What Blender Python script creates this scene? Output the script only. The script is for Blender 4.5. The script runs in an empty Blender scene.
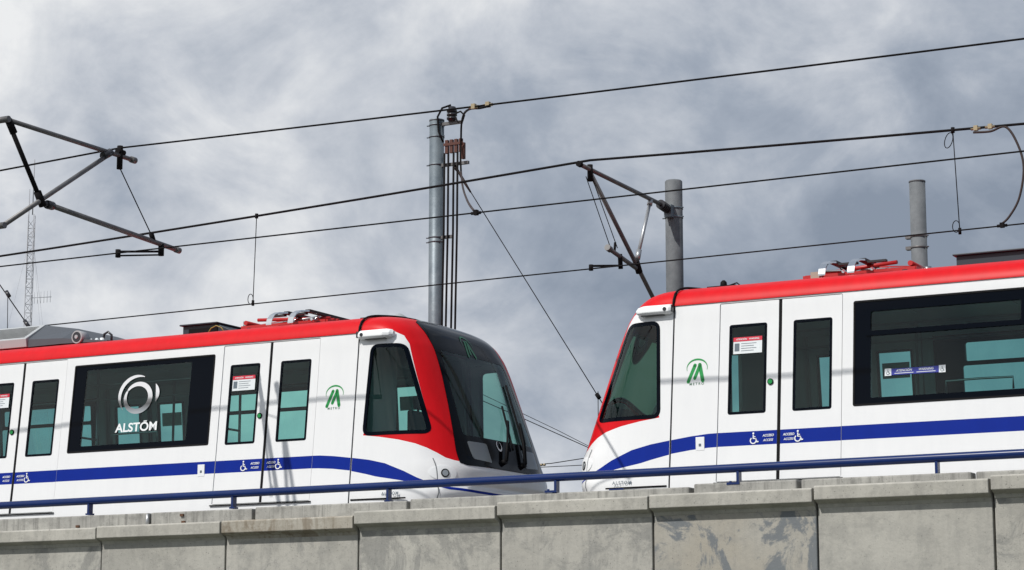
import bpy, math, random
from mathutils import Vector, Matrix
from mathutils.geometry import delaunay_2d_cdt
random.seed(7)
SC = bpy.context.scene
COL = SC.collection
PI = math.pi

# ------------------------------------------------------------------ camera, sky, sun, exposure
cam_data = bpy.data.cameras.new('camera')
cam = bpy.data.objects.new('camera', cam_data)
COL.objects.link(cam)
cam.location = (0, 0, 1.6)
cam.rotation_euler = (math.radians(90 + 9.957), 0, math.radians(28.4735))
cam_data.sensor_width = 36
cam_data.lens = 36 * 2250 / 1024
cam_data.clip_start = 0.1
cam_data.clip_end = 6000
SC.camera = cam
SC.render.resolution_x, SC.render.resolution_y = 1024, 570

SUN = Vector((-.33, -1.0, 1.21)).normalized()
SUN_EL = math.asin(SUN.z)
SUN_AZ = math.atan2(SUN.x, SUN.y)
world = bpy.data.worlds.new('World')
SC.world = world
world.use_nodes = True
wn, wl = world.node_tree.nodes, world.node_tree.links
wn.clear()
w_out = wn.new('ShaderNodeOutputWorld')
w_bg = wn.new('ShaderNodeBackground')
w_bg.inputs['Strength'].default_value = 0.12
sky = wn.new('ShaderNodeTexSky')
sky.sky_type = 'NISHITA'
sky.sun_disc = False
sky.sun_elevation = SUN_EL
sky.sun_rotation = SUN_AZ
sky.air_density = 1.0
sky.dust_density = 0.6
tc = wn.new('ShaderNodeTexCoord')
def wnoise(scale, detail, rough, sx, sy, sz, off, dist=0.0):
    mp = wn.new('ShaderNodeMapping')
    mp.inputs['Scale'].default_value = (sx, sy, sz)
    mp.inputs['Location'].default_value = off
    n = wn.new('ShaderNodeTexNoise')
    n.inputs['Scale'].default_value = scale
    n.inputs['Detail'].default_value = detail
    n.inputs['Roughness'].default_value = rough
    n.inputs['Distortion'].default_value = dist
    wl.new(tc.outputs['Generated'], mp.inputs['Vector'])
    wl.new(mp.outputs['Vector'], n.inputs['Vector'])
    return n
def wramp(src, stops):
    r = wn.new('ShaderNodeValToRGB')
    e = r.color_ramp.elements
    e[0].position, e[0].color = stops[0][0], stops[0][1]
    e[1].position, e[1].color = stops[1][0], stops[1][1]
    for p, c in stops[2:]:
        k = e.new(p); k.color = c
    wl.new(src, r.inputs['Fac'])
    return r
cl_mask = wnoise(3.2, 7, .55, 1, 1, 1.9, (2.2, 0.4, 1.3), .15)
m_ramp = wramp(cl_mask.outputs['Fac'], [(.29, (0, 0, 0, 1)), (.39, (1, 1, 1, 1))])
cl_tone = wnoise(5.5, 8, .58, 1, 1, 1.35, (1.3, 2.2, 0.4), .1)
# the cloud deck thickens towards +X (downwind of the sun)
dotn = wn.new('ShaderNodeVectorMath'); dotn.operation = 'DOT_PRODUCT'; dotn.inputs[1].default_value = (-.879, -.477, -.55)
wl.new(tc.outputs['Generated'], dotn.inputs[0])
tadd = wn.new('ShaderNodeMath'); tadd.operation = 'MULTIPLY_ADD'; tadd.inputs[1].default_value = .22
cl_fine = wnoise(13, 9, .58, 1, 1, 1.3, (4.1, 0.7, 2.6), .5)
fmul = wn.new('ShaderNodeMath'); fmul.operation = 'MULTIPLY_ADD'; fmul.inputs[1].default_value = .52; fmul.inputs[2].default_value = -.262
wl.new(cl_fine.outputs['Fac'], fmul.inputs[0])
fsum = wn.new('ShaderNodeMath'); fsum.operation = 'ADD'
wl.new(cl_tone.outputs['Fac'], fsum.inputs[0]); wl.new(fmul.outputs[0], fsum.inputs[1])
wl.new(dotn.outputs['Value'], tadd.inputs[0]); wl.new(fsum.outputs[0], tadd.inputs[2])
t_ramp = wramp(tadd.outputs[0], [(.30, (2.1, 2.5, 3.15, 1)), (.43, (3.0, 3.40, 4.05, 1)), (.56, (4.7, 4.98, 5.45, 1)), (.72, (7.0, 7.1, 7.2, 1))])
w_mix = wn.new('ShaderNodeMix'); w_mix.data_type = 'RGBA'
wl.new(m_ramp.outputs['Color'], w_mix.inputs['Factor'])
wl.new(sky.outputs['Color'], w_mix.inputs['A'])
wl.new(t_ramp.outputs['Color'], w_mix.inputs['B'])
wl.new(w_mix.outputs['Result'], w_bg.inputs['Color'])
wl.new(w_bg.outputs['Background'], w_out.inputs['Surface'])

sun_data = bpy.data.lights.new('sun', 'SUN')
sun_data.energy = 3.7
sun_data.angle = math.radians(.53)
sun_data.color = (1, .965, .915)
sun = bpy.data.objects.new('sun', sun_data)
COL.objects.link(sun)
sun.rotation_euler = SUN.to_track_quat('Z', 'Y').to_euler()
vs = SC.view_settings
vs.view_transform = 'Standard'; vs.look = 'None'; vs.gamma = 1; vs.use_curve_mapping = False
vs.exposure = 0.0

# ------------------------------------------------------------------ materials
def mat(name, color, rough=.5, metal=0.0, spec=.5, coat=0.0, noise=None, bump=0.0, bscale=30, nscale=3):
    m = bpy.data.materials.new(name); m.use_nodes = True
    nt = m.node_tree; b = nt.nodes['Principled BSDF']
    b.inputs['Base Color'].default_value = (*color, 1)
    b.inputs['Roughness'].default_value = rough
    b.inputs['Metallic'].default_value = metal
    b.inputs['Specular IOR Level'].default_value = spec
    b.inputs['Coat Weight'].default_value = coat
    b.inputs['Coat Roughness'].default_value = .05
    if noise or bump:
        t = nt.nodes.new('ShaderNodeTexCoord')
    if noise:
        n = nt.nodes.new('ShaderNodeTexNoise'); n.inputs['Scale'].default_value = nscale
        n.inputs['Detail'].default_value = 6; n.inputs['Roughness'].default_value = .6
        r = nt.nodes.new('ShaderNodeValToRGB')
        r.color_ramp.elements[0].position = .3; r.color_ramp.elements[0].color = (*color, 1)
        r.color_ramp.elements[1].position = .7; r.color_ramp.elements[1].color = (*noise, 1)
        nt.links.new(t.outputs['Object'], n.inputs['Vector'])
        nt.links.new(n.outputs['Fac'], r.inputs['Fac'])
        nt.links.new(r.outputs['Color'], b.inputs['Base Color'])
    if bump:
        n2 = nt.nodes.new('ShaderNodeTexNoise'); n2.inputs['Scale'].default_value = bscale
        n2.inputs['Detail'].default_value = 4
        bp = nt.nodes.new('ShaderNodeBump'); bp.inputs['Strength'].default_value = bump
        bp.inputs['Distance'].default_value = .01
        nt.links.new(t.outputs['Object'], n2.inputs['Vector'])
        nt.links.new(n2.outputs['Fac'], bp.inputs['Height'])
        nt.links.new(bp.outputs['Normal'], b.inputs['Normal'])
    return m

def glass(name, tint, refl=1.45, rough=0.0, body=.0, bodycol=(.01, .02, .02)):
    m = bpy.data.materials.new(name); m.use_nodes = True
    nt = m.node_tree; nt.nodes.clear()
    o = nt.nodes.new('ShaderNodeOutputMaterial')
    tr = nt.nodes.new('ShaderNodeBsdfTransparent'); tr.inputs['Color'].default_value = (*tint, 1)
    gl = nt.nodes.new('ShaderNodeBsdfGlossy'); gl.inputs['Roughness'].default_value = rough
    gl.inputs['Color'].default_value = (.9, 1, 1, 1)
    fr = nt.nodes.new('ShaderNodeFresnel'); fr.inputs['IOR'].default_value = refl
    mx = nt.nodes.new('ShaderNodeMixShader')
    nt.links.new(fr.outputs['Fac'], mx.inputs['Fac'])
    src = tr.outputs['BSDF']
    if body:
        df = nt.nodes.new('ShaderNodeBsdfDiffuse'); df.inputs['Color'].default_value = (*bodycol, 1)
        m2 = nt.nodes.new('ShaderNodeMixShader'); m2.inputs['Fac'].default_value = body
        nt.links.new(src, m2.inputs[1]); nt.links.new(df.outputs['BSDF'], m2.inputs[2])
        src = m2.outputs['Shader']
    nt.links.new(src, mx.inputs[1]); nt.links.new(gl.outputs['BSDF'], mx.inputs[2])
    nt.links.new(mx.outputs['Shader'], o.inputs['Surface'])
    return m

def paint(name, c, c2, rough=.28, coat=.25, spec=.3):
    """clear-coated vehicle paint with faint road film streaks"""
    m = mat(name, c, rough, coat=coat, spec=spec)
    nt = m.node_tree; b = nt.nodes['Principled BSDF']
    t = nt.nodes.new('ShaderNodeTexCoord')
    mp = nt.nodes.new('ShaderNodeMapping'); mp.inputs['Scale'].default_value = (5, 5, .8)
    n = nt.nodes.new('ShaderNodeTexNoise'); n.inputs['Scale'].default_value = 1.6; n.inputs['Detail'].default_value = 7
    n.inputs['Roughness'].default_value = .65
    r = nt.nodes.new('ShaderNodeValToRGB')
    r.color_ramp.elements[0].position = .38; r.color_ramp.elements[0].color = (*c, 1)
    r.color_ramp.elements[1].position = .75; r.color_ramp.elements[1].color = (*c2, 1)
    nt.links.new(t.outputs['Object'], mp.inputs['Vector']); nt.links.new(mp.outputs['Vector'], n.inputs['Vector'])
    nt.links.new(n.outputs['Fac'], r.inputs['Fac']); nt.links.new(r.outputs['Color'], b.inputs['Base Color'])
    n2 = nt.nodes.new('ShaderNodeTexNoise'); n2.inputs['Scale'].default_value = 2.2; n2.inputs['Detail'].default_value = 1
    bp = nt.nodes.new('ShaderNodeBump'); bp.inputs['Strength'].default_value = .25; bp.inputs['Distance'].default_value = .012   # slight waviness of the sheet metal
    nt.links.new(t.outputs['Object'], n2.inputs['Vector']); nt.links.new(n2.outputs['Fac'], bp.inputs['Height']); nt.links.new(bp.outputs['Normal'], b.inputs['Normal'])
    return m

def concrete(name, base, light, dark, seed, blotch=0.0, blotch_col=(.12, .13, .15), streak=.3):
    m = bpy.data.materials.new(name); m.use_nodes = True
    nt = m.node_tree; N, L = nt.nodes, nt.links
    b = N['Principled BSDF']; b.inputs['Roughness'].default_value = .9
    b.inputs['Specular IOR Level'].default_value = .25
    t = N.new('ShaderNodeTexCoord')
    def noise(scale, det, rough, sc=(1, 1, 1), off=0., dist=0.):
        mp = N.new('ShaderNodeMapping'); mp.inputs['Scale'].default_value = sc
        mp.inputs['Location'].default_value = (seed * 3.1 + off, seed * 1.7, seed * .9 + off)
        n = N.new('ShaderNodeTexNoise'); n.inputs['Scale'].default_value = scale
        n.inputs['Detail'].default_value = det; n.inputs['Roughness'].default_value = rough
        n.inputs['Distortion'].default_value = dist
        L.new(t.outputs['Object'], mp.inputs['Vector']); L.new(mp.outputs['Vector'], n.inputs['Vector'])
        return n.outputs['Fac']
    def ramp(src, p0, p1):
        r = N.new('ShaderNodeMapRange'); r.inputs['From Min'].default_value = p0; r.inputs['From Max'].default_value = p1
        L.new(src, r.inputs['Value']); return r.outputs['Result']
    def mix(f, a, bcol, k=1.0):
        x = N.new('ShaderNodeMix'); x.data_type = 'RGBA'
        if k != 1.0:
            mm = N.new('ShaderNodeMath'); mm.operation = 'MULTIPLY'; mm.inputs[1].default_value = k
            L.new(f, mm.inputs[0]); f = mm.outputs[0]
        L.new(f, x.inputs['Factor'])
        for sock, v in (('A', a), ('B', bcol)):
            if isinstance(v, tuple): x.inputs[sock].default_value = (*v, 1)
            else: L.new(v, x.inputs[sock])
        return x.outputs['Result']
    c = mix(ramp(noise(1.3, 6, .6), .35, .65), base, light)
    c = mix(ramp(noise(4.5, 9, .72, (1, 1, 1), 4), .48, .70), c, dark, .58)
    c = mix(ramp(noise(14, 7, .75, (1, 1, 1), 6), .55, .70), c, dark, .5)
    c = mix(ramp(noise(3, 6, .65, (7, 7, .35), 9), .5, .75), c, dark, streak)          # run-off streaks
    if blotch:
        c = mix(ramp(noise(2.4, 10, .72, (1, 1, .8), 2, .7), .485, .545), c, blotch_col, blotch)
    c = mix(ramp(noise(70, 3, .6, (1, 1, 1), 1), .66, .69), c, (.06, .06, .058), .7)  # air holes
    L.new(c, b.inputs['Base Color'])
    bp = N.new('ShaderNodeBump'); bp.inputs['Strength'].default_value = .35; bp.inputs['Distance'].default_value = .012
    L.new(noise(28, 8, .7), bp.inputs['Height']); L.new(bp.outputs['Normal'], b.inputs['Normal'])
    return m

M = {}
M['white'] = paint('white_paint', (.775, .785, .79), (.745, .755, .765))
M['red'] = paint('red_paint', (.62, .006, .011), (.54, .005, .009), .42, .0, .16)
M['blue'] = paint('blue_paint', (.003, .021, .25), (.003, .019, .23), .4, .0, .12)
M['black'] = mat('black_gloss', (.002, .0025, .004), .10, spec=.12)
M['rubber'] = mat('black_rubber', (.006, .006, .007), .7, spec=.15)
M['frit'] = mat('frit_black', (.001, .0025, .006), .12, spec=.10)
M['glass'] = glass('tinted_glass', (.49, .78, .73), 1.47)
M['cabglass'] = glass('cab_glass', (.49, .76, .70), 1.47)
M['screen'] = glass('windscreen_glass', (.54, .71, .655), 1.34)
M['lining'] = mat('lining', (.66, .72, .71), .6)
M['ceiling'] = mat('ceiling_panel', (.72, .76, .75), .5)
M['seat'] = mat('seat_shell', (.05, .16, .20), .45)
M['floor'] = mat('floor_vinyl', (.34, .35, .35), .6)
M['steel'] = mat('steel', (.55, .56, .57), .3, 1.0)
M['chrome'] = mat('chrome', (.86, .87, .88), .12, 1.0)
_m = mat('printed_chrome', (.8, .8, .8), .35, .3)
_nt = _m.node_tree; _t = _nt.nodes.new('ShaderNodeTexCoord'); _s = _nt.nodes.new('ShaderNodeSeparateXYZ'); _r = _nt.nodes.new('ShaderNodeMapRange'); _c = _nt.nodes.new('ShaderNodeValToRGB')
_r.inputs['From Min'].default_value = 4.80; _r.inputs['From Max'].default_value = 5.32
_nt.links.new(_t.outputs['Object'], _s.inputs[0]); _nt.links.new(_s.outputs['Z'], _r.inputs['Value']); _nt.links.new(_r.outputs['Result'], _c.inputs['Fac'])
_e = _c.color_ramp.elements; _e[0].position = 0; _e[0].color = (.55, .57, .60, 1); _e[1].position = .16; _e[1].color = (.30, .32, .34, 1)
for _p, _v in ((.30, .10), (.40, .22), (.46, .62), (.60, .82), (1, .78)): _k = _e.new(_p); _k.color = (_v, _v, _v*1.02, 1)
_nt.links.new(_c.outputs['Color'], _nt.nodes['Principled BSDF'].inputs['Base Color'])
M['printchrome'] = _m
M['letter'] = mat('white_letter', (.82, .84, .85), .4)
M['green'] = mat('green_decal', (.006, .27, .055), .4)
M['darkgreen'] = mat('dark_green_decal', (.01, .12, .05), .4)
M['greyseam'] = mat('seam', (.16, .17, .18), .6)
M['sticker_blue'] = mat('sticker_blue', (.02, .03, .28), .4)
M['sticker_white'] = mat('sticker_white', (.72, .76, .78), .4)
M['sticker_red'] = mat('sticker_red', (.60, .02, .05), .4)
M['sticker_grey'] = mat('sticker_grey', (.12, .15, .18), .4)
M['lamp'] = mat('lamp_lens', (.35, .38, .40), .1, .3)
M['galv'] = mat('galvanised', (.19, .225, .25), .5, .35, noise=(.12, .15, .175), nscale=7, bump=.15)
M['conc_pole'] = mat('weathered_pole', (.175, .188, .198), .75, .1, noise=(.10, .11, .12), nscale=5, bump=.25)
M['tube'] = mat('aged_tube', (.19, .188, .188), .5, .5, noise=(.13, .125, .125), nscale=9)
M['tube_light'] = mat('alu_tube', (.42, .43, .44), .4, .7)
M['cable'] = mat('dark_cable', (.013, .012, .013), .9, .0, spec=.1)
M['copper'] = mat('copper_bar', (.10, .038, .028), .6, .3)
M['copper_cable'] = mat('copper_cable', (.035, .022, .020), .7, .0)
M['brass'] = mat('brass_clamp', (.42, .34, .22), .4, .7)
M['insul'] = mat('insulator', (.03, .03, .035), .25)
M['rail_blue'] = mat('railing_blue', (.004, .022, .12), .25, spec=.3, coat=.2, noise=(.004, .018, .095), nscale=4)
M['rust'] = mat('rust', (.13, .055, .025), .9, noise=(.07, .045, .03), nscale=25)
M['acgrey'] = mat('roof_unit_grey', (.42, .44, .45), .5, .3)
M['aclight'] = mat('roof_unit_light', (.47, .49, .50), .45, .2)
M['roofdark'] = mat('roof_box_dark', (.018, .03, .042), .5)
M['roofgrey'] = mat('roof_slate', (.075, .085, .10), .55)
M['panred'] = mat('pantograph_red', (.42, .02, .02), .4)
M['carbon'] = mat('carbon_strip', (.02, .02, .022), .5)
M['yellow'] = mat('yellow_hose', (.28, .24, .05), .5)
M['mast'] = mat('mast_paint', (.30, .32, .35), .6, noise=(.36, .36, .38), nscale=.2)
M['ground'] = mat('ground_earth', (.085, .085, .07), .95, noise=(.045, .06, .03), nscale=.15, bump=.4, bscale=3)
M['bed'] = mat('track_bed', (.26, .25, .24), .95, noise=(.17, .165, .16), nscale=6, bump=.6, bscale=18)
M['joint'] = mat('joint_dark', (.03, .03, .03), .95)

# ------------------------------------------------------------------ mesh helpers
class MB:
    def __init__(self): self.v = []; self.f = []; self.m = []; self.sm = []
    def add(self, vs, fs, mi=0, smooth=False):
        o = len(self.v); self.v += [tuple(p) for p in vs]
        for f in fs:
            self.f.append(tuple(i + o for i in f)); self.m.append(mi); self.sm.append(smooth)
        return self
    def box(self, a, b, mi=0, R=None):
        x0, y0, z0 = a; x1, y1, z1 = b
        vs = [(x0,y0,z0),(x1,y0,z0),(x1,y1,z0),(x0,y1,z0),(x0,y0,z1),(x1,y0,z1),(x1,y1,z1),(x0,y1,z1)]
        if R: vs = [R @ Vector(p) for p in vs]
        return self.add(vs, [(0,3,2,1),(4,5,6,7),(0,1,5,4),(1,2,6,5),(2,3,7,6),(3,0,4,7)], mi)
    def tube(self, pts, r, n=10, mi=0, caps=True):
        pts = [Vector(p) for p in pts]
        rs = r if isinstance(r, (list, tuple)) else [r] * len(pts)
        vs = []; up = None
        for i, p in enumerate(pts):
            d = (pts[min(i+1, len(pts)-1)] - pts[max(i-1, 0)]).normalized()
            if up is None:
                up = Vector((0, 0, 1)) if abs(d.z) < .9 else Vector((1, 0, 0))
            a = d.cross(up).normalized(); b = a.cross(d).normalized(); up = b
            for k in range(n):
                t = 2 * PI * k / n
                vs.append(p + a * math.cos(t) * rs[i] + b * math.sin(t) * rs[i])
        fs = []
        for i in range(len(pts)-1):
            for k in range(n):
                k2 = (k+1) % n
                fs.append((i*n+k, (i+1)*n+k, (i+1)*n+k2, i*n+k2))
        self.add(vs, fs, mi, True)
        if caps:
            o = len(self.v) - len(vs)
            e = (len(pts)-1)*n
            self.f.append(tuple(o+k for k in range(n))); self.m.append(mi); self.sm.append(False)
            self.f.append(tuple(o+e+n-1-k for k in range(n))); self.m.append(mi); self.sm.append(False)
        return self
    def prism(self, poly, axis, a, b, mi=0):
        """poly in the plane normal to axis ('x','y','z') extruded from a to b"""
        def P(p, t): return {'x': (t, p[0], p[1]), 'y': (p[0], t, p[1]), 'z': (p[0], p[1], t)}[axis]
        n = len(poly)
        vs = [P(p, a) for p in poly] + [P(p, b) for p in poly]
        fs = [tuple(range(n))[::-1], tuple(range(n, 2*n))] + [(i, (i+1) % n, n+(i+1) % n, n+i) for i in range(n)]
        return self.add(vs, fs, mi)
    def build(self, name, mats, parent=None, loc=None, bevel=0.0):
        me = bpy.data.meshes.new(name)
        me.from_pydata(self.v, [], self.f)
        if not isinstance(mats, (list, tuple)): mats = [mats]
        for m_ in mats: me.materials.append(m_)
        me.polygons.foreach_set('material_index', self.m)
        me.polygons.foreach_set('use_smooth', self.sm)
        me.update()
        o = bpy.data.objects.new(name, me); COL.objects.link(o)
        if parent: o.parent = parent
        if loc: o.location = loc
        if bevel:
            bv = o.modifiers.new('bevel', 'BEVEL'); bv.width = bevel; bv.segments = 2; bv.limit_method = 'ANGLE'
        return o

def empty(name, loc, rz=0):
    o = bpy.data.objects.new(name, None); COL.objects.link(o)
    o.location = loc; o.rotation_euler = (0, 0, rz); o.empty_display_size = .2
    return o
def tag(o, label=None, cat=None, group=None, kind=None):
    if label: o['label'] = label
    if cat: o['category'] = cat
    if group: o['group'] = group
    if kind: o['kind'] = kind
    return o
def copy_tree(o, parent=None):
    c = o.copy(); COL.objects.link(c); c.parent = parent
    for ch in [x for x in COL.objects if x.parent == o and x != c]: copy_tree(ch, c)
    return c

def inpoly(x, y, poly):
    c = False; n = len(poly); j = n - 1
    for i in range(n):
        xi, yi = poly[i]; xj, yj = poly[j]
        if (yi > y) != (yj > y) and x < (xj-xi)*(y-yi)/(yj-yi)+xi: c = not c
        j = i
    return c
def densify(poly, st):
    out = []
    for i in range(len(poly)):
        a, b = poly[i], poly[(i+1) % len(poly)]
        n = max(1, int(math.ceil(max(abs(b[0]-a[0])/st[0], abs(b[1]-a[1])/st[1]))))
        for k in range(n): out.append((a[0]+(b[0]-a[0])*k/n, a[1]+(b[1]-a[1])*k/n))
    return out
def rrect(x0, y0, x1, y1, r, n=5):
    out = []
    for cx, cy, a0 in ((x1-r, y0+r, -PI/2), (x1-r, y1-r, 0), (x0+r, y1-r, PI/2), (x0+r, y0+r, PI)):
        for k in range(n+1):
            t = a0 + PI/2*k/n
            out.append((cx+r*math.cos(t), cy+r*math.sin(t)))
    return out
def rpoly(pts, r, n=5):
    """polygon with rounded corners"""
    out = []
    N = len(pts)
    for i in range(N):
        p, a, b = Vector(pts[i]), Vector(pts[i-1]), Vector(pts[(i+1) % N])
        da, db = (a-p), (b-p)
        ra = min(r, da.length*.45, db.length*.45)
        A, B = p + da.normalized()*ra, p + db.normalized()*ra
        for k in range(n+1):
            t = k/n
            q = A*(1-t)**2 + p*2*t*(1-t) + B*t*t
            out.append((q.x, q.y))
    return out
def inset_poly(pts, d):
    """shrink (d>0) a convex-ish polygon by moving the vertices along averaged normals"""
    area = sum(pts[i-1][0]*pts[i][1]-pts[i][0]*pts[i-1][1] for i in range(len(pts)))
    s = 1 if area > 0 else -1
    out = []; N = len(pts)
    for i in range(N):
        a, b = Vector(pts[i-1]), Vector(pts[(i+1) % N])
        t = (b-a).normalized(); nrm = Vector((-t.y, t.x))*s
        out.append((pts[i][0]+nrm.x*d, pts[i][1]+nrm.y*d))
    return out

def panel(name, outer, holes, surf, step, off=0.0, mats=None, parent=None, paints=(), depth=0.0, loc=None, two=False):
    """sheet over the surface surf(a,b)->Vector, cut to outer minus holes; painted zones get their own slot"""
    eps = 1e-4
    outer = densify(outer, step); holes = [densify(h, step) for h in holes]
    pz = [densify(p, step) for p, _ in paints]
    V = []; E = []
    def ring(pl):
        o = len(V)
        V.extend(pl)
        E.extend([(o+i, o+(i+1) % len(pl)) for i in range(len(pl))])
    ring(outer)
    for h in holes: ring(h)
    for p in pz: ring(p)
    xs = [p[0] for p in outer]; ys = [p[1] for p in outer]
    x0, x1, y0, y1 = min(xs), max(xs), min(ys), max(ys)
    nx = int((x1-x0)/step[0]); ny = int((y1-y0)/step[1])
    for i in range(nx+1):
        for j in range(ny+1):
            x = x0+(x1-x0)*(i+.5)/(nx+1); y = y0+(y1-y0)*(j+.5)/(ny+1)
            if inpoly(x, y, outer) and not any(inpoly(x, y, h) for h in holes): V.append((x, y))
    r = delaunay_2d_cdt([Vector(v) for v in V], E, [], 0, 1e-5)
    cv, cf = r[0], r[2]
    keep = []; mi = []
    for f in cf:
        cx = sum(cv[i][0] for i in f)/len(f); cy = sum(cv[i][1] for i in f)/len(f)
        if not inpoly(cx, cy, outer) or any(inpoly(cx, cy, h) for h in holes): continue
        k = 0
        for q, p in enumerate(pz):
            if inpoly(cx, cy, p): k = paints[q][1]
        keep.append(tuple(f)); mi.append(k)
    used = sorted({i for f in keep for i in f}); idx = {u: k for k, u in enumerate(used)}
    verts = []; norms = []
    flip = None
    for u in used:
        a, b = cv[u]
        p = surf(a, b)
        d1 = surf(a+.002, b)-surf(a-.002, b); d2 = surf(a, b+.002)-surf(a, b-.002)
        n = d1.cross(d2)
        n = n.normalized() if n.length > 1e-12 else Vector((0, 0, 1))
        if n.dot(p - Vector((min(p.x, 0.0) if p.x < 0 else 0, 0, 4.6))) < 0: n = -n
        verts.append(p+n*off); norms.append(n)
    faces = []
    for f in keep:
        f = tuple(idx[i] for i in f)
        a, b, c = (verts[i] for i in f[:3])
        if (b-a).cross(c-a).dot(norms[f[0]]) < 0: f = f[::-1]
        faces.append(f)
    if depth:
        cnt = {}
        for f in faces:
            for i in range(len(f)):
                e = (f[i], f[(i+1) % len(f)])
                cnt[tuple(sorted(e))] = cnt.get(tuple(sorted(e)), []) + [e]
        nb = len(verts)
        for k, es in list(cnt.items()):
            if len(es) == 1:
                a, b = es[0]
                va, vb = verts[a], verts[b]
                o = len(verts)
                pn = (vb-va).cross(norms[a]); pn = pn.normalized() if pn.length > 0 else norms[a]
                verts += [va.copy(), vb.copy(), vb-norms[b]*depth, va-norms[a]*depth]
                norms += [pn]*4
                faces.append((o+1, o, o+3, o+2)); mi.append(0)
    me = bpy.data.meshes.new(name)
    me.from_pydata(verts, [], faces)
    for m_ in (mats if isinstance(mats, (list, tuple)) else [mats]): me.materials.append(m_)
    me.polygons.foreach_set('material_index', mi)
    me.polygons.foreach_set('use_smooth', [True]*len(faces))
    me.update()
    me.normals_split_custom_set_from_vertices([tuple(n) for n in norms])
    o = bpy.data.objects.new(name, me); COL.objects.link(o)
    if parent: o.parent = parent
    if loc: o.location = loc
    return o

# ------------------------------------------------------------------ the shape of the train
RAIL = 2.55
def interp(tab, x, c):
    if x <= tab[0][0]: return tab[0][c]
    for i in range(len(tab)-1):
        if x <= tab[i+1][0]:
            a, b = tab[i], tab[i+1]
            t = (x-a[0])/(b[0]-a[0])
            ya, yb = a[c], b[c]
            p = tab[i-1] if i > 0 else a; n = tab[i+2] if i+2 < len(tab) else b
            # monotone-ish hermite
            def sl(q, r): return (r[c]-q[c])/(r[0]-q[0]) if r[0] != q[0] else 0
            s = sl(a, b); m0 = (sl(p, a)+s)/2 if p is not a else s; m1 = (s+sl(b, n))/2 if n is not b else s
            if c != 3:
                if m0*s <= 0: m0 = 0
                if m1*s <= 0: m1 = 0
            h = b[0]-a[0]
            return (2*t**3-3*t*t+1)*ya+(t**3-2*t*t+t)*h*m0+(-2*t**3+3*t*t)*yb+(t**3-t*t)*h*m1
    return tab[-1][c]
_top = [(5.635, 1.2865), (5.70, 1.268), (5.76, 1.222), (5.81, 1.13), (5.85, .98), (5.89, .70), (5.925, .35), (5.94, .0)]
SEC = [(3.2, 3.2, 1.50), (3.6, 3.6, 1.49), (4.0, 4.0, 1.45), (4.8, 4.8, 1.37), (5.4, 5.4, 1.31), (5.635, 5.635, 1.2865)]
_h = 5.635; HT = {}
for i in range(1, len(_top)):
    _h += math.hypot(_top[i][0]-_top[i-1][0], _top[i][1]-_top[i-1][1])
    SEC.append((_h, _top[i][0], _top[i][1])); HT[_top[i][0]] = _h
HMAX = _h
def hz(z):  # level parameter of a height
    if z <= 5.635: return z
    for i in range(len(SEC)-1):
        if SEC[i][1] <= z <= SEC[i+1][1]: return SEC[i][0]+(z-SEC[i][1])/(SEC[i+1][1]-SEC[i][1])*(SEC[i+1][0]-SEC[i][0])
    return HMAX
UF = [(3.2, 1.22), (3.45, 1.27), (3.62, 1.33), (3.70, 1.375), (3.76, 1.375), (3.79, 1.345), (3.83, 1.37), (4.0, 1.365), (4.12, 1.31), (4.4, 1.21), (4.73, 1.088), (5.0, .985),
      (5.29, .870), (5.45, .795), (5.57, .725), (5.635, .685), (hz(5.70), .63), (hz(5.76), .56), (hz(5.81), .48), (hz(5.85), .38), (hz(5.89), .24), (hz(5.925), .10), (HMAX, .0)]
def W_(h): return interp(SEC, h, 2)
def Z_(h): return interp(SEC, h, 1)
def U_(h): return interp(UF, h, 1)*.982
def P_(h): return 4.0 if h < 5.5 else max(2.4, 4.0-(h-5.5)*2.6)
def side_surf(sd):
    def S(u, h): return Vector((u, sd*W_(h), Z_(h)))
    return S
def nose(s, h):
    """s 0..2 from the joint on the -y side round the front to the joint on the +y side"""
    sg = -1 if s <= 1 else 1
    q = s if s <= 1 else 2-s
    w, uf, p = W_(h), U_(h), P_(h)
    k = .5**(1/p)
    if q < .5:
        uu = k*q/.5; ll = (max(0, 1-abs(uu)**p))**(1/p)
        if q < 0: ll = 1.0
    else:
        ll = k*(1-(q-.5)/.5); uu = (max(0, 1-abs(ll)**p))**(1/p)
    return Vector((uf*uu, sg*w*ll, Z_(h)))
def nu(u, z, sd=-1):     # side coordinates -> nose parameters
    h = hz(z); k = .5**(1/P_(h))
    r = min(u/max(U_(h), 1e-4), .9999)
    if r <= k: s = .5*r/k
    else:
        l = (1-r**P_(h))**(1/P_(h)); s = .5+.5*(1-l/k)
    return (s if sd < 0 else 2-s, h)
def nl(l, z):            # lateral coordinates on the front -> nose parameters
    h = hz(z); k = .5**(1/P_(h)); r = min(abs(l)/W_(h), .9999)
    if r <= k: s = .5+.5*(1-r/k)
    else:
        u = (1-r**P_(h))**(1/P_(h)); s = .5*u/k
    return (s if l < 0 else 2-s, h)
def dens_nose(pts, fn, n=6):
    out = []
    for i in range(len(pts)):
        a, b = pts[i], pts[(i+1) % len(pts)]
        for k in range(n):
            t = k/n; out.append(fn(a[0]+(b[0]-a[0])*t, a[1]+(b[1]-a[1])*t))
    return out
def mir(poly): return [(2-s, h) for s, h in poly][::-1]

PITCH = 3.82
DOORS = [-1.25-PITCH*k for k in range(4)]
REAR = -16.35

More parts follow.
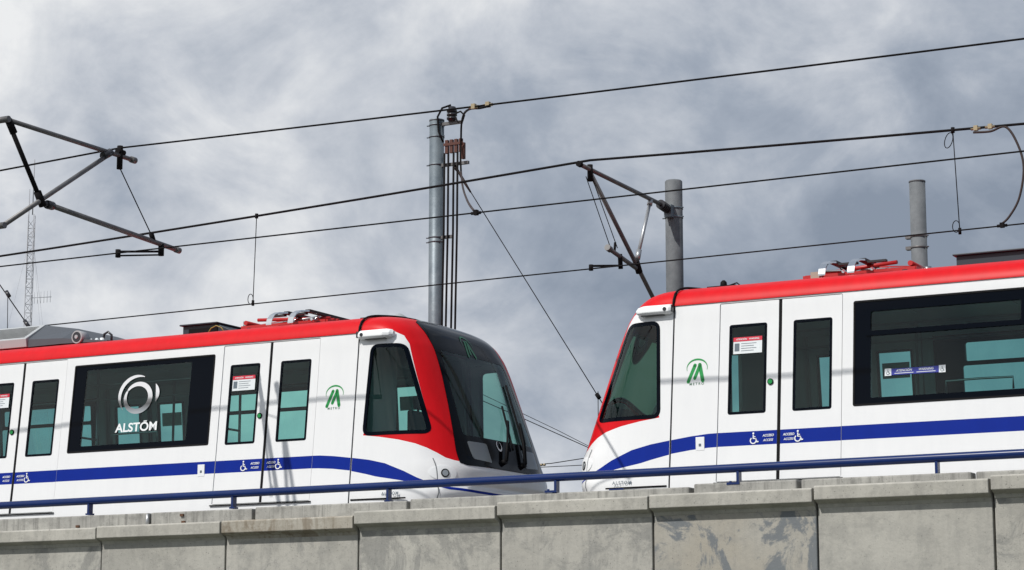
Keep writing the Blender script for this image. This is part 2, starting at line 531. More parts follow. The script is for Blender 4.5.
# ------------------------------------------------------------------ flat graphics (decals)
def ribbon(mb, pts, w, mi=0, closed=False):
    pts = [Vector(p) for p in pts]
    L_, R_ = [], []
    n = len(pts)
    for i in range(n):
        a = pts[i-1] if (i > 0 or closed) else pts[i]
        b = pts[(i+1) % n] if (i < n-1 or closed) else pts[i]
        d = (b-a).normalized(); nn = Vector((-d.y, d.x))
        ww = w[i] if isinstance(w, (list, tuple)) else w
        L_.append(pts[i]+nn*ww/2); R_.append(pts[i]-nn*ww/2)
    m_ = n if closed else n-1
    for i in range(m_):
        j = (i+1) % n
        mb.append(([L_[i], R_[i], R_[j], L_[j]], mi))
def decal(name, polys, place, mats, parent, smooth=False):
    mb = MB()
    for pl, mi in polys:
        mb.add([place(p[0], p[1]) for p in pl], [tuple(range(len(pl)))], mi)
    return mb.build(name, mats, parent)
def side_place(sd, u0, z0, off, k=1.0):
    """local (x,y) of a graphic -> a point on the car side; reads left-to-right from outside"""
    dr = -sd
    def P(x, y):
        h = z0+y
        return Vector((u0+dr*x, sd*(W_(h)+off), Z_(h)))
    return P
def text_polys(body, size, bold=0.0, shear=0.0, spacing=1.0, xs=1.0):
    c = bpy.data.curves.new('t', 'FONT'); c.body = body; c.size = size; c.offset = bold
    c.shear = shear; c.align_x = 'CENTER'; c.align_y = 'CENTER'; c.space_character = spacing
    o = bpy.data.objects.new('t', c); COL.objects.link(o)
    bpy.context.view_layer.update()
    me = bpy.data.meshes.new_from_object(o)
    out = [([(me.vertices[i].co.x*xs, me.vertices[i].co.y) for i in p.vertices], 0) for p in me.polygons]
    bpy.data.objects.remove(o); bpy.data.curves.remove(c); bpy.data.meshes.remove(me)
    return out
def arc(cx, cy, r, a0, a1, n=24):
    return [(cx+r*math.cos(math.radians(a0+(a1-a0)*k/n)), cy+r*math.sin(math.radians(a0+(a1-a0)*k/n))) for k in range(n+1)]
def wheelchair(s, ox=0, oy=0, mi=0):
    P = []
    ribbon(P, [(ox-.02*s, oy+.28*s), (ox-.02*s, oy-.02*s), (ox+.2*s, oy-.04*s), (ox+.32*s, oy-.32*s), (ox+.44*s, oy-.28*s)], .10*s, mi)
    ribbon(P, arc(ox-.02*s, oy-.18*s, .25*s, 130, 400, 18), .09*s, mi)
    ribbon(P, [(ox-.02*s, oy+.12*s), (ox+.17*s, oy+.12*s)], .07*s, mi)
    P.append(([Vector((ox-.02*s+.085*s*math.cos(t*PI/5), oy+.40*s+.085*s*math.sin(t*PI/5))) for t in range(10)], mi))
    return P
def metro_mark(s):
    P = []
    A = [(x, .11*s+(y-.11*s)*.80) for x, y in arc(0, .11*s, .48*s, -14, 196, 30)]
    ribbon(P, A, [.018*s+.06*s*math.sin(PI*k/30)**1.5 for k in range(31)], 0)
    for pts_, w_ in (([(-.40, -.47), (-.10, .24)], .155), ([(-.10, -.33), (.13, .24)], .15), ([(.12, .25), (.28, -.45)], .165)):
        (x0_, y0_), (x1_, y1_) = pts_
        ribbon(P, [(x0_*s, y0_*s), (x1_*s, y1_*s)], w_*s)
        for cx_, cy_ in pts_: P.append(([Vector((cx_*s+w_*s/2*math.cos(t*PI/6), cy_*s+w_*s/2*math.sin(t*PI/6))) for t in range(12)], 0))
    return P

# ------------------------------------------------------------------ train builder
def build_train(name, loc, rz, ns, label, variant):
    """ns = the local y sign of the side that faces the camera"""
    root = empty(name, loc, rz)
    tag(root, label, 'metro train', 'metro trains on the viaduct')
    zoff = -loc[2]
    def P(*a, **k):
        o = panel(*a, parent=root, **k); o.location = (o.location.x, o.location.y, o.location.z+zoff); return o
    def D(mb, nm, mt, par=None, **k):
        o = mb.build(nm, mt, par or root, **k)
        if par is None: o.location.z += zoff
        return o
    # openings along the side
    dr_holes = [rrect(c-.70, 3.66, c+.70, 5.605, .012, 1) for c in DOORS]
    WINC = [-3.155, -3.155-PITCH, -3.155-2*PITCH, -3.155-3*PITCH+.08]
    WHW = [1.085, 1.085, 1.085, .98]
    wi_holes = [rrect(c-h, 4.39, c+h, 5.51, .02, 2) for c, h in zip(WINC, WHW)]
    stripe = [(REAR, 4.04), (-.62, 4.04), (-.45, 4.035), (-.25, 4.02), (-.0195, 3.99), (-.0195, 4.14), (-.25, 4.17), (-.45, 4.187), (-.62, 4.19), (REAR, 4.19)]
    hs = side_surf(-1)
    body0 = P('car_body', [(REAR, 3.25), (-.019, 3.25), (-.019, 5.633), (REAR, 5.633)], dr_holes+wi_holes, hs, (.14, .12),
              mats=[M['white'], M['blue']], paints=[(stripe, 1)], depth=.05)
    body1 = P('car_body', [(REAR, 3.25), (-.019, 3.25), (-.019, 5.633), (REAR, 5.633)], dr_holes+wi_holes, side_surf(1), (.14, .12),
              mats=[M['white'], M['blue']], paints=[(stripe, 1)], depth=.05)
    # roof: one sheet from cove to cove, drip line slightly proud
    mb = MB()
    prof = []
    nseg = 26
    for i in range(nseg+1):
        h = 5.635+(HMAX-5.635)*i/nseg; prof.append((-(W_(h)+.004), Z_(h)+.002))
    prof = [(-(W_(5.62)+.012), 5.622), (-(W_(5.635)+.012), 5.640)] + prof[1:]
    prof += [(-y, z) for y, z in prof[::-1][1:]]
    us = [REAR+(-.012-REAR)*k/40 for k in range(41)]
    vs_ = [(u, y, z) for u in us for y, z in prof]; n = len(prof)
    mb.add(vs_, [(i*n+j, (i+1)*n+j, (i+1)*n+j+1, i*n+j+1) for i in range(40) for j in range(n-1)], 0, True)
    D(mb, 'roof', M['red'])
    # joint between cab and car body
    mb = MB()
    ring = []
    for i in range(40):
        h = 3.25+(HMAX-3.25)*i/39; ring.append((-(W_(h)-.012), Z_(h)-.01))
    ring += [(-y, z) for y, z in ring[::-1][1:]]
    n = len(ring)
    mb.add([(u, y, z) for u in (-.03, .02) for y, z in ring], [(j, j+1, n+j+1, n+j) for j in range(n-1)], 0, True)
    top = [(-(W_(h)+.018), Z_(h)+.016) for h in [5.60+(HMAX-5.60)*i/18 for i in range(19)]]
    top += [(-y, z) for y, z in top[::-1][1:]]
    mb.tube([(-.005, y, z) for y, z in top], .013, 6)
    D(mb, 'joint_seal', M['rubber'])
    # end wall, floor, ceiling, lining
    mb = MB()
    pr = [(y, z) for y, z in ring]
    mb.add([(REAR, y, z) for y, z in pr], [tuple(range(len(pr)))])
    mb.prism([(-.45, 3.7), (.45, 3.7), (.45, 5.7), (-.45, 5.7)], 'x', REAR-.02, REAR-.002, 1)
    D(mb, 'end_wall', [M['white'], M['rubber']])
    mb = MB(); mb.box((REAR+.02, -1.44, 3.56), (-.03, 1.44, 3.65)); mb.box((.0, -1.0, 3.5), (1.0, 1.0, 3.65)); D(mb, 'floor', M['floor'])
    mb = MB(); mb.box((REAR+.02, -1.27, 5.585), (-.03, 1.27, 5.625))
    for k in range(14): mb.box((REAR+.5+k*1.13, -.12, 5.575), (REAR+1.3+k*1.13, .12, 5.584), 1)
    D(mb, 'ceiling', [M['ceiling'], M['sticker_white']])
    for sd in (-1, 1):
        S = side_surf(sd)
        P('lining', [(REAR+.02, 3.60), (-.03, 3.60), (-.03, 5.632), (REAR+.02, 5.632)], [inset_poly(h, -.02) for h in dr_holes]+[inset_poly(h, .03) for h in wi_holes],
          S, (.5, .3), off=-.075, mats=M['lining'])
    mb = MB()   # bulkhead behind the cab with a door opening
    for y0, y1, z0, z1 in ((-1.28, -.36, 3.66, 5.58), (.36, 1.28, 3.66, 5.58), (-.36, .36, 5.35, 5.58), (-.36, .36, 3.66, 4.5)):
        mb.box((-.10, y0, z0), (-.06, y1, z1))
    D(mb, 'bulkhead', M['lining'])
    # seats and grab rails
    for c, h in zip(WINC, WHW):
        for sd in (-1, 1):
            mb = MB()
            for k in range(4):
                x0 = c-.98+k*.49
                if x0+.46 > c+h: continue
                mb.box((x0, sd*.90-.20, 4.02), (x0+.46, sd*.90+.22, 4.08))
                mb.box((x0, sd*1.15-.03, 4.06), (x0+.46, sd*1.15+.03, 4.50))
            mb.box((c-h+.05, sd*1.0-.08, 3.65), (c+h-.05, sd*1.0+.08, 4.02))
            D(mb, 'bench_seat', M['seat'], bevel=.02)
    for c in DOORS:
        for dx in (-.8, .8):
            for sd in (-1, 1):
                mb = MB(); mb.tube([(c+dx, sd*.80, 3.65), (c+dx, sd*.80, 5.58)], .017, 8)
                mb.tube([(c+dx, sd*.80, 4.62), (c+dx, sd*1.26, 4.62)], .014, 8)
                D(mb, 'grab_pole', M['steel'])
    for sd in (-1, 1):
        mb = MB(); mb.tube([(REAR+.3, sd*.62, 5.35), (-.5, sd*.62, 5.35)], .015, 8); D(mb, 'grab_rail', M['steel'])
    for c in WINC:
        for sd in (-1, 1):
            mb = MB(); mb.tube([(c-.55, sd*1.2, 4.50), (c-.55, sd*1.2, 4.62), (c-.2, sd*1.2, 4.625), (c+.15, sd*1.2, 4.62), (c+.15, sd*1.2, 4.50)], .012, 8)
            D(mb, 'seat_rail', M['steel'])
    # ---- doors: two leaves each; built once at u=0 on the -y side, then copied
    def leaf(sg):
        a, b = sorted((sg*.019, sg*.692))
        wa, wb = sorted((sg*.15, sg*.585))
        hole = rrect(wa, 4.38, wb, 5.36, .025, 3)
        st = [(a, 4.04), (b, 4.04), (b, 4.19), (a, 4.19)]
        lf = panel('door', [(a, 3.668), (b, 3.668), (b, 5.597), (a, 5.597)], [hole], hs, (.12, .12), off=-.006, mats=[M['white'], M['blue']], paints=[(st, 1)], depth=.035)
        inner = inset_poly(hole, .028)
        panel('gasket', hole, [inner], hs, (.1, .1), off=-.004, mats=M['frit'], parent=lf, depth=.02)
        panel('door_window', inner, [], hs, (.1, .1), off=-.010, mats=M['glass'], parent=lf)
        if sg < 0:
            mb = MB(); yb = -(W_(4.71)-.006)
            mb.tube([(-.10, yb, 4.71), (-.10, yb-.014, 4.71)], .034, 14, 0)
            mb.tube([(-.10, yb-.004, 4.71), (-.10, yb-.019, 4.71)], .025, 14, 1)
            mb.build('door_button', [M['rubber'], M['green']], lf)
        return lf
    protoA, protoB = leaf(1), leaf(-1)
    first = {}
    for c in DOORS:
        for sd in (-1, 1):
            for pr_ in (protoA, protoB):
                key = pr_.name
                o = pr_ if key not in first else copy_tree(pr_)
                first[key] = 1
                o.parent = root
                o.location = (c, 0, zoff)
                o.rotation_euler = (0, 0, 0 if sd < 0 else PI)
    # rubber edge strips between the leaves and thin frame reveals
    for c in DOORS:
        for sd in (-1, 1):
            fr = lambda z, o_: (sd*(W_(z)-o_))
            def strip(mb, x0, x1, o_):
                zs = [3.62+.198*k for k in range(11)]
                vs_ = [(x, fr(z, o_), z) for z in zs for x in (x0, x1)]
                mb.add(vs_, [(2*k, 2*k+1, 2*k+3, 2*k+2) for k in range(10)])
            mb = MB(); strip(mb, c-.026, c+.026, .012); D(mb, 'door_seal', M['rubber'])
            # one U-shaped reveal round the opening
            mb = MB(); zs = [3.64+.1967*k for k in range(11)]
            out_ = [(c-.709, z) for z in zs]+[(c+.709, z) for z in zs[::-1]]
            in_ = [(c-.688, min(z, 5.592)) for z in zs]+[(c+.688, min(z, 5.592)) for z in zs[::-1]]
            n_ = len(out_)
            mb.add([(x, fr(z, .022), z) for x, z in out_+in_], [(i, i+1, n_+i+1, n_+i) for i in range(n_-1)])
            D(mb, 'door_frame', M['greyseam'])
            mb = MB(); y0, y1 = sorted((fr(3.66, .03), fr(3.66, -.02))); mb.box((c-.72, y0, 3.643), (c+.72, y1, 3.656)); D(mb, 'door_sill', M['rubber'])
    # ---- saloon windows
    def saloon(hw, hopper):
        o_ = rrect(-hw, 4.39, hw, 5.51, .02, 2)
        # the clear pane sits off centre: pocket for the sliding door on the cab side
        inner = rrect(-hw+.19, 4.47, hw-.35, 5.44, .02, 2)
        holes = [inner]
        if hopper:
            holes = [rrect(-hw+.19, 4.47, hw-.35, 5.125, .02, 2), rrect(-hw+.19, 5.175, hw-.39, 5.385, .02, 2)]
        f = panel('window', o_, holes, hs, (.14, .12), off=-.003, mats=M['frit'], depth=.03)
        panel('edge_trim', o_, [inset_poly(o_, .02)], hs, (.2, .2), off=.004, mats=M['rubber'], parent=f, depth=.008)
        for h_ in holes: panel('pane', h_, [], hs, (.2, .2), off=-.006, mats=M['glass'], parent=f)
        if hopper:
            a = rrect(-hw+.13, 5.125, hw-.33, 5.425, .02, 2)
            panel('hopper_frame', a, [inset_poly(holes[1], -.0)], hs, (.14, .12), off=.010, mats=M['frit'], parent=f, depth=.014)
        return f
    hopper = (variant == 'right')
    pw = [saloon(1.085, hopper), saloon(.98, hopper), saloon(1.085, True), saloon(.98, True)]
    used = [0, 0, 0, 0]
    for c, h in zip(WINC, WHW):
        for sd in (-1, 1):
            q = (0 if h > 1 else 1)+(2 if sd != ns else 0)
            o = pw[q] if not used[q] else copy_tree(pw[q])
            used[q] = 1
            o.parent = root; o.location = (c, 0, zoff); o.rotation_euler = (0, 0, 0 if sd < 0 else PI)
            if sd > 0: pass
    # ---- cab shell
    def corner_win(sd):
        p = [(.17, 5.46), (.575, 5.46), (.95, 4.40), (.13, 4.40)]
        q = []
        for i in range(4):
            a, b = p[i], p[(i+1) % 4]
            for k in range(8): q.append((a[0]+(b[0]-a[0])*k/8, a[1]+(b[1]-a[1])*k/8))
        q = rpoly([q[0], q[8], q[16], q[24]], .09, 5)
        full = []
        for i in range(len(q)):
            a, b = q[i], q[(i+1) % len(q)]
            m_ = max(1, int(math.dist(a, b)/.08))
            for k in range(m_): full.append((a[0]+(b[0]-a[0])*k/m_, a[1]+(b[1]-a[1])*k/m_))
        return full
    cw_uv = corner_win(-1)
    cwL = [nu(u, z) for u, z in cw_uv]
    cwL_in = [nu(u, z) for u, z in inset_poly(cw_uv, .03)]
    cwL_out = [nu(u, z) for u, z in inset_poly(cw_uv, -.012)]
    ws_lz = rpoly([(-.86, 4.40), (.86, 4.40), (.76, 5.43), (-.76, 5.43)], .06, 4)
    def dens2(q, st=.08):
        full = []
        for i in range(len(q)):
            a, b = q[i], q[(i+1) % len(q)]
            m_ = max(1, int(math.dist(a, b)/st))
            for k in range(m_): full.append((a[0]+(b[0]-a[0])*k/m_, a[1]+(b[1]-a[1])*k/m_))
        return full
    ws = [nl(l, z) for l, z in dens2(ws_lz)]
    ws_big = [nl(l, z) for l, z in dens2(inset_poly(ws_lz, -.03))]
    redp = [(0, HMAX-.002), (0, 5.635)]
    left_edge = [(.40, 5.635), (.53, 5.57), (.60, 5.47), (.72, 5.10), (.84, 4.75), (.90, 4.50)]
    # stay inside the opening while crossing it, then run out under the window
    redn = [nu(u, z) for u, z in dens2([(.0, 5.635)]+left_edge, .06)[:-1]]
    def path(pts, fn, st=.05):
        out = []
        for i in range(len(pts)-1):
            a, b = pts[i], pts[i+1]; m_ = max(1, int(math.dist(a, b)/st))
            for k in range(m_): out.append(fn(a[0]+(b[0]-a[0])*k/m_, a[1]+(b[1]-a[1])*k/m_))
        out.append(fn(*pts[-1])); return out
    half = path([(.002, 5.635)]+left_edge+[(.80, 4.46), (.15, 4.46), (.13, 4.395), (.35, 4.368), (.60, 4.325), (.80, 4.275), (.93, 4.222), (1.03, 4.165), (1.11, 4.11)], nu)
    half += path([(-1.10, 4.085), (-1.02, 4.075), (-.9, 4.075), (-.02, 4.075)], nl)
    red_poly = half + [(2-s, h) for s, h in half[::-1]] + [(1.998, HMAX-.003), (.002, HMAX-.003)]
    stt = path([(.002, 4.138), (.23, 4.105), (.45, 4.055), (.70, 3.955), (.85, 3.88), (.95, 3.838), (1.1, 3.80)], nu)
    stf = path([(-1.2, 3.775), (-.8, 3.750), (-.02, 3.735)], nl)
    stbf = path([(-.02, 3.705), (-.8, 3.72), (-1.2, 3.742)], nl)
    stb = path([(1.1, 3.765), (.95, 3.795), (.80, 3.82), (.65, 3.852), (.34, 3.905), (.2, 3.94), (.002, 3.982)], nu)
    blueL = stt+stf+stbf+stb
    blueR = mir(blueL)
    shell = P('cab_shell', [(0, 3.25), (2, 3.25), (2, HMAX-.004), (0, HMAX-.004)], [cwL, mir(cwL), ws_big], nose, (.03, .05), mats=[M['white'], M['red'], M['blue']],
              paints=[(red_poly, 1), (blueL, 2), (blueR, 2)], depth=.04)
    for cw_, cwi, cwo in ((cwL, cwL_in, cwL_out), (mir(cwL), mir(cwL_in), mir(cwL_out))):
        P('cab_window_frame', cwo, [cwi], nose, (.03, .05), off=.004, mats=M['frit'], depth=.02)
        P('cab_window', cwi, [], nose, (.03, .05), off=.001, mats=M['cabglass'])
    # black front mask with the windscreen
    mh = path([(-.02, 4.035), (-.95, 4.035), (-1.04, 4.06), (-1.035, 4.2), (-.985, 4.50), (-.94, 4.75), (-.885, 5.10), (-.85, 5.44), (-.85, 5.60), (-.85, 5.70), (-.80, 5.78), (-.68, 5.82), (-.45, 5.855), (-.02, 5.87)], nl)
    mask = mh + [(2-s, h) for s, h in mh[::-1]]
    ws_in = [nl(l, z) for l, z in dens2(inset_poly(ws_lz, .0))]
    lampP = {}
    P('front_mask', mask, [ws_in], nose, (.03, .05), off=.006, mats=M['black'], depth=.012)
    scr = P('windscreen', ws_in, [], nose, (.03, .05), off=.004, mats=M['screen'])
    # marker light windows low in the mask
    for sg in (-1, 1):
        q = dens2(rpoly([(sg*.80, 4.12), (sg*.42, 4.10), (sg*.42, 4.33), (sg*.82, 4.33)], .03, 3))
        P('light_panel', [nl(l, z) for l, z in q], [], nose, (.03, .05), off=.009, mats=mat('light_panel_glass', (.16, .18, .19), .12), depth=.006)
    # round headlamp pods on the bumper
    for sg in (-1, 1):
        s_, h_ = nl(sg*1.23, 3.93)
        c = nose(s_, h_)
        e = .004
        n_ = (nose(s_+e, h_)-nose(s_-e, h_)).cross(nose(s_, h_+e)-nose(s_, h_-e)).normalized()
        if n_.x < 0: n_ = -n_
        mb = MB()
        pl = [nl(sg*1.23+.115*math.cos(t*PI/10), 3.93+.09*math.sin(t*PI/10)) for t in range(20)]
        hl = panel('headlight', pl, [], nose, (.03, .05), off=.006, mats=M['letter'], parent=root, depth=.008); hl.location.z = zoff
        mb.tube([c-n_*.004, c+n_*.009], .050, 16, 0); mb.tube([c-n_*.004, c+n_*.012], .036, 16, 1)
        mb.build('lens', [M['rubber'], M['lamp']], hl)
    # bumper seams
    for sg in (-1, 1):
        q = path([(sg*1.30, 3.4), (sg*1.29, 4.10)], nl)
        w_ = .0022
        P('bumper_seam', [(a-w_, b) for a, b in q]+[(a+w_, b) for a, b in q[::-1]], [], nose, (.03, .1), off=.006, mats=M['greyseam'])
    # skirt edge: dark line under the bumper
    mb = MB()
    for sd in (-1, 1):
        mb.tube([(.02, sd*(W_(3.645)+.003), 3.645), (.5, sd*(W_(3.645)+.003), 3.645), (.75, sd*(W_(3.645)-.01), 3.645)], .010, 6)
    D(mb, 'step_edge', M['rubber'])
    # wipers
    for l0, l1, zt in ((.34, .56, 5.15), (-.14, .24, 4.85)):
        def fp(l, z, o):
            s_, h_ = nl(l, z); p = nose(s_, h_); e = .004
            n_ = (nose(s_+e, h_)-nose(s_-e, h_)).cross(nose(s_, h_+e)-nose(s_, h_-e)).normalized()
            if n_.x < 0: n_ = -n_
            return p+n_*o
        mb = MB()
        mb.tube([fp(l0, 4.13, .0), fp(l0, 4.13, .05)], .035, 10)
        mb.tube([fp(l0, 4.13, .045), fp(l0+(l1-l0)*.5, 4.40, .06), fp(l1, 4.66, .045)], [.018, .014, .010], 8)
        mb.tube([fp(l0+.05, 4.14, .045), fp(l0+(l1-l0)*.5+.05, 4.40, .06), fp(l1+.03, 4.66, .045)], .008, 8)
        b0, b1 = (l1-.06, 4.30), (l1+.03, zt)
        mb.tube([fp(b0[0]+(b1[0]-b0[0])*t/6, b0[1]+(b1[1]-b0[1])*t/6, .025) for t in range(7)], .013, 6)
        D(mb, 'wiper', M['rubber'])
    # camera pod over each cab window
    for sd in (-1, 1):
        mb = MB()
        def yy(z, o): return sd*(W_(z)+o)
        prof_ = [(-.02, 5.535), (.055, 5.535), (.085, 5.56), (.085, 5.60), (.06, 5.635), (-.02, 5.655)]
        xs_ = [.00, .03, .08, .35, .42, .45]; sc_ = [.75, 1, 1, 1, .8, .35]
        vs_ = []
        for x, k in zip(xs_, sc_):
            for o_, z in prof_:
                zz = 5.59+(z-5.59)*k
                vs_.append((x, yy(zz, -.02+(o_+.02)*k-(.0 if x < .38 else .02)), zz))
        n = len(prof_)
        fs_ = [(i*n+j, (i+1)*n+j, (i+1)*n+(j+1) % n, i*n+(j+1) % n) for i in range(len(xs_)-1) for j in range(n)]
        fs_ += [tuple(range(n)), tuple((len(xs_)-1)*n+j for j in range(n))]
        mb.add(vs_, fs_, 0, False)
        pod = D(mb, 'camera_pod', M['letter'], bevel=.008)
        m2 = MB(); y0 = yy(5.59, .075)
        m2.tube([(.07, y0, 5.585), (.07, y0+sd*.016, 5.585)], .022, 12, 0)
        ya, yb = sorted((yy(5.59, .01), yy(5.59, .07)))
        m2.box((-.012, ya, 5.555), (.0, yb, 5.63), 0)
        m2.box((.10, min(yy(5.55, .0), yy(5.55, .05)), 5.527), (.37, max(yy(5.55, .0), yy(5.55, .05)), 5.534), 0)  # dark strip below the pod: underside shadow put in as colour
        m2.build('pod_lens_and_shade', M['insul'], pod)
    # driver's desk and seat
    mb = MB()
    mb.prism([(.35, 3.65), (1.0, 3.65), (1.05, 4.38), (.62, 4.44), (.45, 4.3)], 'y', -1.0, 1.0)
    D(mb, 'driver_desk', M['rubber'])
    mb = MB(); mb.box((.05, -.28, 4.02), (.45, .2, 4.12)); mb.box((.02, -.26, 4.1), (.10, .18, 4.82)); mb.box((.03, -.14, 4.84), (.09, .06, 5.0)); mb.box((.2, -.08, 3.65), (.3, .02, 4.02))
    D(mb, 'driver_seat', M['roofgrey'], bevel=.03)

    # ---- roof gear
    # folded pantograph
    pz = 5.94
    mb = MB()
    for y in (-.26, .26):
        mb.box((-2.42, y-.03, pz+.03), (-1.15, y+.03, pz+.08))
        for x in (-2.3, -1.25): mb.tube([(x, y, pz-.06), (x, y, pz+.05)], .045, 10, 1)
    mb.box((-2.43, -.28, pz+.032), (-2.35, .28, pz+.082)); mb.box((-1.20, -.28, pz+.032), (-1.12, .28, pz+.078))
    pan = D(mb, 'pantograph_base', [M['panred'], M['insul']])
    m2 = MB()
    m2.tube([(-2.36, 0, pz+.10), (-1.75, 0, pz+.15), (-1.20, 0, pz+.10)], .035, 8, 0)
    for y in (-.24, .24):
        m2.tube([(-1.20, y*.4, pz+.12), (-2.2, y, pz+.15)], .022, 8, 0)
        m2.tube([(-2.35, y*.3, pz+.10), (-1.3, y*.8, pz+.13)], .016, 8, 1)
    m2.tube([(-2.36, -.28, pz+.12), (-2.36, .28, pz+.12)], .03, 8, 0)
    m2.tube([(-2.40, -.2, pz+.05), (-2.40, -.2, pz+.15)], .045, 10, 1)
    m2.build('pantograph_arm', [M['panred'], M['steel']], pan)
    for xc in ((-1.30, -1.62) if variant == 'left' else (-1.55, -1.88)):
        m3 = MB()
        ptsA = [(-.84, pz-.02), (-.82, pz+.04), (-.76, pz+.10), (-.66, pz+.145), (-.48, pz+.17), (.48, pz+.17), (.66, pz+.145), (.76, pz+.10), (.82, pz+.04), (.84, pz-.02)]
        for i in range(len(ptsA)-1):
            (ya, za), (yb, zb) = ptsA[i], ptsA[i+1]
            mi = 1 if i == 4 else 0
            m3.add([(xc-.04, ya, za), (xc+.04, ya, za), (xc+.04, yb, zb), (xc-.04, yb, zb),
                    (xc-.04, ya, za-.018), (xc+.04, ya, za-.018), (xc+.04, yb, zb-.018), (xc-.04, yb, zb-.018)],
                   [(0, 1, 2, 3), (7, 6, 5, 4), (0, 4, 5, 1), (1, 5, 6, 2), (2, 6, 7, 3), (3, 7, 4, 0)], mi)
        # collar fairing seen from below
        m3.box((xc-.036, -.46, pz+.171), (xc+.036, .46, pz+.186), 1)
        m3.box((xc-.26, -.44, pz+.135), (xc-.045, -.38, pz+.158), 1); m3.box((xc-.26, .38, pz+.135), (xc-.045, .44, pz+.158), 1)
        m3.tube([(xc, -.2, pz+.15), (xc-.1, -.2, pz+.07), (xc-.22, -.2, pz+.10)], .013, 6, 0); m3.tube([(xc, .2, pz+.15), (xc-.1, .2, pz+.07), (xc-.22, .2, pz+.10)], .013, 6, 0); m3.tube([(xc-.05, -.3, pz+.09), (xc-.05, .3, pz+.09)], .02, 8, 0)
        m3.build('collector_head', [M['chrome'], M['carbon']], pan)
    mb = MB()
    xo = 0 if variant == 'left' else -.24
    mb.box((-1.12+xo, .31, pz-.04), (-1.02+xo, .41, pz+.09), 0)
    mb.tube([(-1.07+xo, .31, pz+.07), (-1.07+xo, .2, pz+.11), (-1.07+xo, .12, pz+.08), (-1.07+xo, .1, pz-.02)], .010, 6, 1)
    D(mb, 'arrester', [mat('arrester_beige', (.33, .31, .25), .6), M['insul']])
    # dark resistor box
    x0, x1 = (-3.28, -2.50) if variant == 'left' else (-4.3, -2.90)
    mb = MB()
    cut = .25 if variant == 'left' else .0
    mb.prism([(-.36, pz-.02), (.36, pz-.02), (.36, pz+.13), (-.36, pz+.13)], 'x', x0, x1-cut, 0)
    if cut: mb.prism([(x1-.25, pz-.02), (x1, pz-.02), (x1, pz+.02), (x1-.25, pz+.13)], 'y', -.36, .36, 0)
    mb.box((x0-.03, -.40, pz+.13), (x1-cut+.03, .40, pz+.15), 0)
    mb.box((x0+.1, -.375, pz+.02), (x0+.55, -.362, pz+.09), 1)
    bx = D(mb, 'resistor_box', [M['roofdark'], M['rubber']], bevel=.006)
    m2 = MB(); m2.tube([(x1-.34, -.44, pz-.02), (x1-.28, -.44, pz+.06), (x1-.20, -.44, pz+.09), (x1-.12, -.44, pz+.06), (x1-.06, -.44, pz-.02)], .007, 6)
    m2.build('cable_loop', M['yellow'], bx)
    # air conditioning unit
    mb = MB()
    a0, a1 = (-8.6, -5.50)
    sec = [(-.78, pz-.03), (-.80, pz+.08), (-.42, pz+.315), (.42, pz+.315), (.80, pz+.08), (.78, pz-.03)]
    mb.prism(sec, 'x', a0, a1, 0)
    ac = D(mb, 'air_conditioner', M['aclight'], bevel=.006)
    m2 = MB()   # louvred slanting grille
    ny, nz = -.26, .38
    for sd in (-1, 1):
        for k in range(9):
            t = .12+.09*k
            y = -.80+.38*t; z = pz+.08+.235*t
            m2.add([(a0+.1, sd*(y+.0)*1.012, z+.006), (a1-.06, sd*y*1.012, z+.006), (a1-.06, sd*(y+.024)*1.012, z+.010), (a0+.1, sd*(y+.024)*1.012, z+.010)], [(0, 1, 2, 3)], 0)
    m2.build('louvre', M['roofgrey'], ac)
    m3 = MB()
    sec2 = [(-.76, pz-.03), (-.76, pz+.07), (-.42, pz+.305), (.42, pz+.305), (.76, pz+.07), (.76, pz-.03)]
    v0 = [(a1+.01, y, z) for y, z in sec2]; v1 = [(a1+.55, y*.97, pz+(z-pz)*.72) for y, z in sec2]; v2 = [(a1+1.25, y*.9, pz-.03+(z-pz+.03)*.12) for y, z in sec2]
    n = 6
    m3.add(v0+v1+v2, [(i*n+j, (i+1)*n+j, (i+1)*n+(j+1) % n, i*n+(j+1) % n) for i in range(2) for j in range(n)]+[tuple(range(n))[::-1], tuple(2*n+j for j in range(n))])
    m3.build('fairing', M['roofgrey'], ac)
    xx = a1+.80
    for sd in (-1, 1):
        m4 = MB(); m4.tube([(xx, sd*.58, pz+.05), (xx, sd*.74, pz+.05)], .085, 18, 2)
        m4.tube([(xx, sd*.72, pz+.05), (xx, sd*.745, pz+.05)], .066, 18, 1)
        m4.tube([(xx, sd*.72, pz+.05), (xx, sd*.755, pz+.05)], .026, 10, 2)
        m4.build('fan', [M['roofgrey'], M['insul'], M['acgrey']], ac)
    for dx in (0, .10, .19):
        mb = MB(); mb.tube([(-4.62+dx, -.55, pz-.05), (-4.62+dx, -.55, pz+.02+.02*(dx > .1)), (-4.62+dx, -.55, pz+.045)], [.035, .032, .015], 10, 0)
        D(mb, 'roof_connector', [M['sticker_white']])
    mb = MB()
    mb.tube([(-4.42, -.55, pz), (-4.40, -.55, pz+.09), (-4.34, -.55, pz+.115), (-4.28, -.55, pz+.07), (-4.28, -.55, pz-.02)], .016, 8, 1)
    D(mb, 'cable_loop', [M['sticker_white'], M['insul']])
    # radio antenna on the cab joint
    mb = MB()
    ay = .5*ns
    mb.box((-.44, ay-.10, pz-.045), (-.10, ay+.10, pz-.005), 0)
    if variant == 'right':
        mb.tube([(-.26, ay, pz-.03), (-.26, ay, pz+.05), (-.26, ay, pz+.07)], [.045, .035, .015], 12, 0)
        mb.tube([(-.30, ay, pz+.0), (-.42, ay, pz+.03), (-.5, ay, pz-.04)], .008, 6, 0)
    D(mb, 'antenna', M['rubber'])
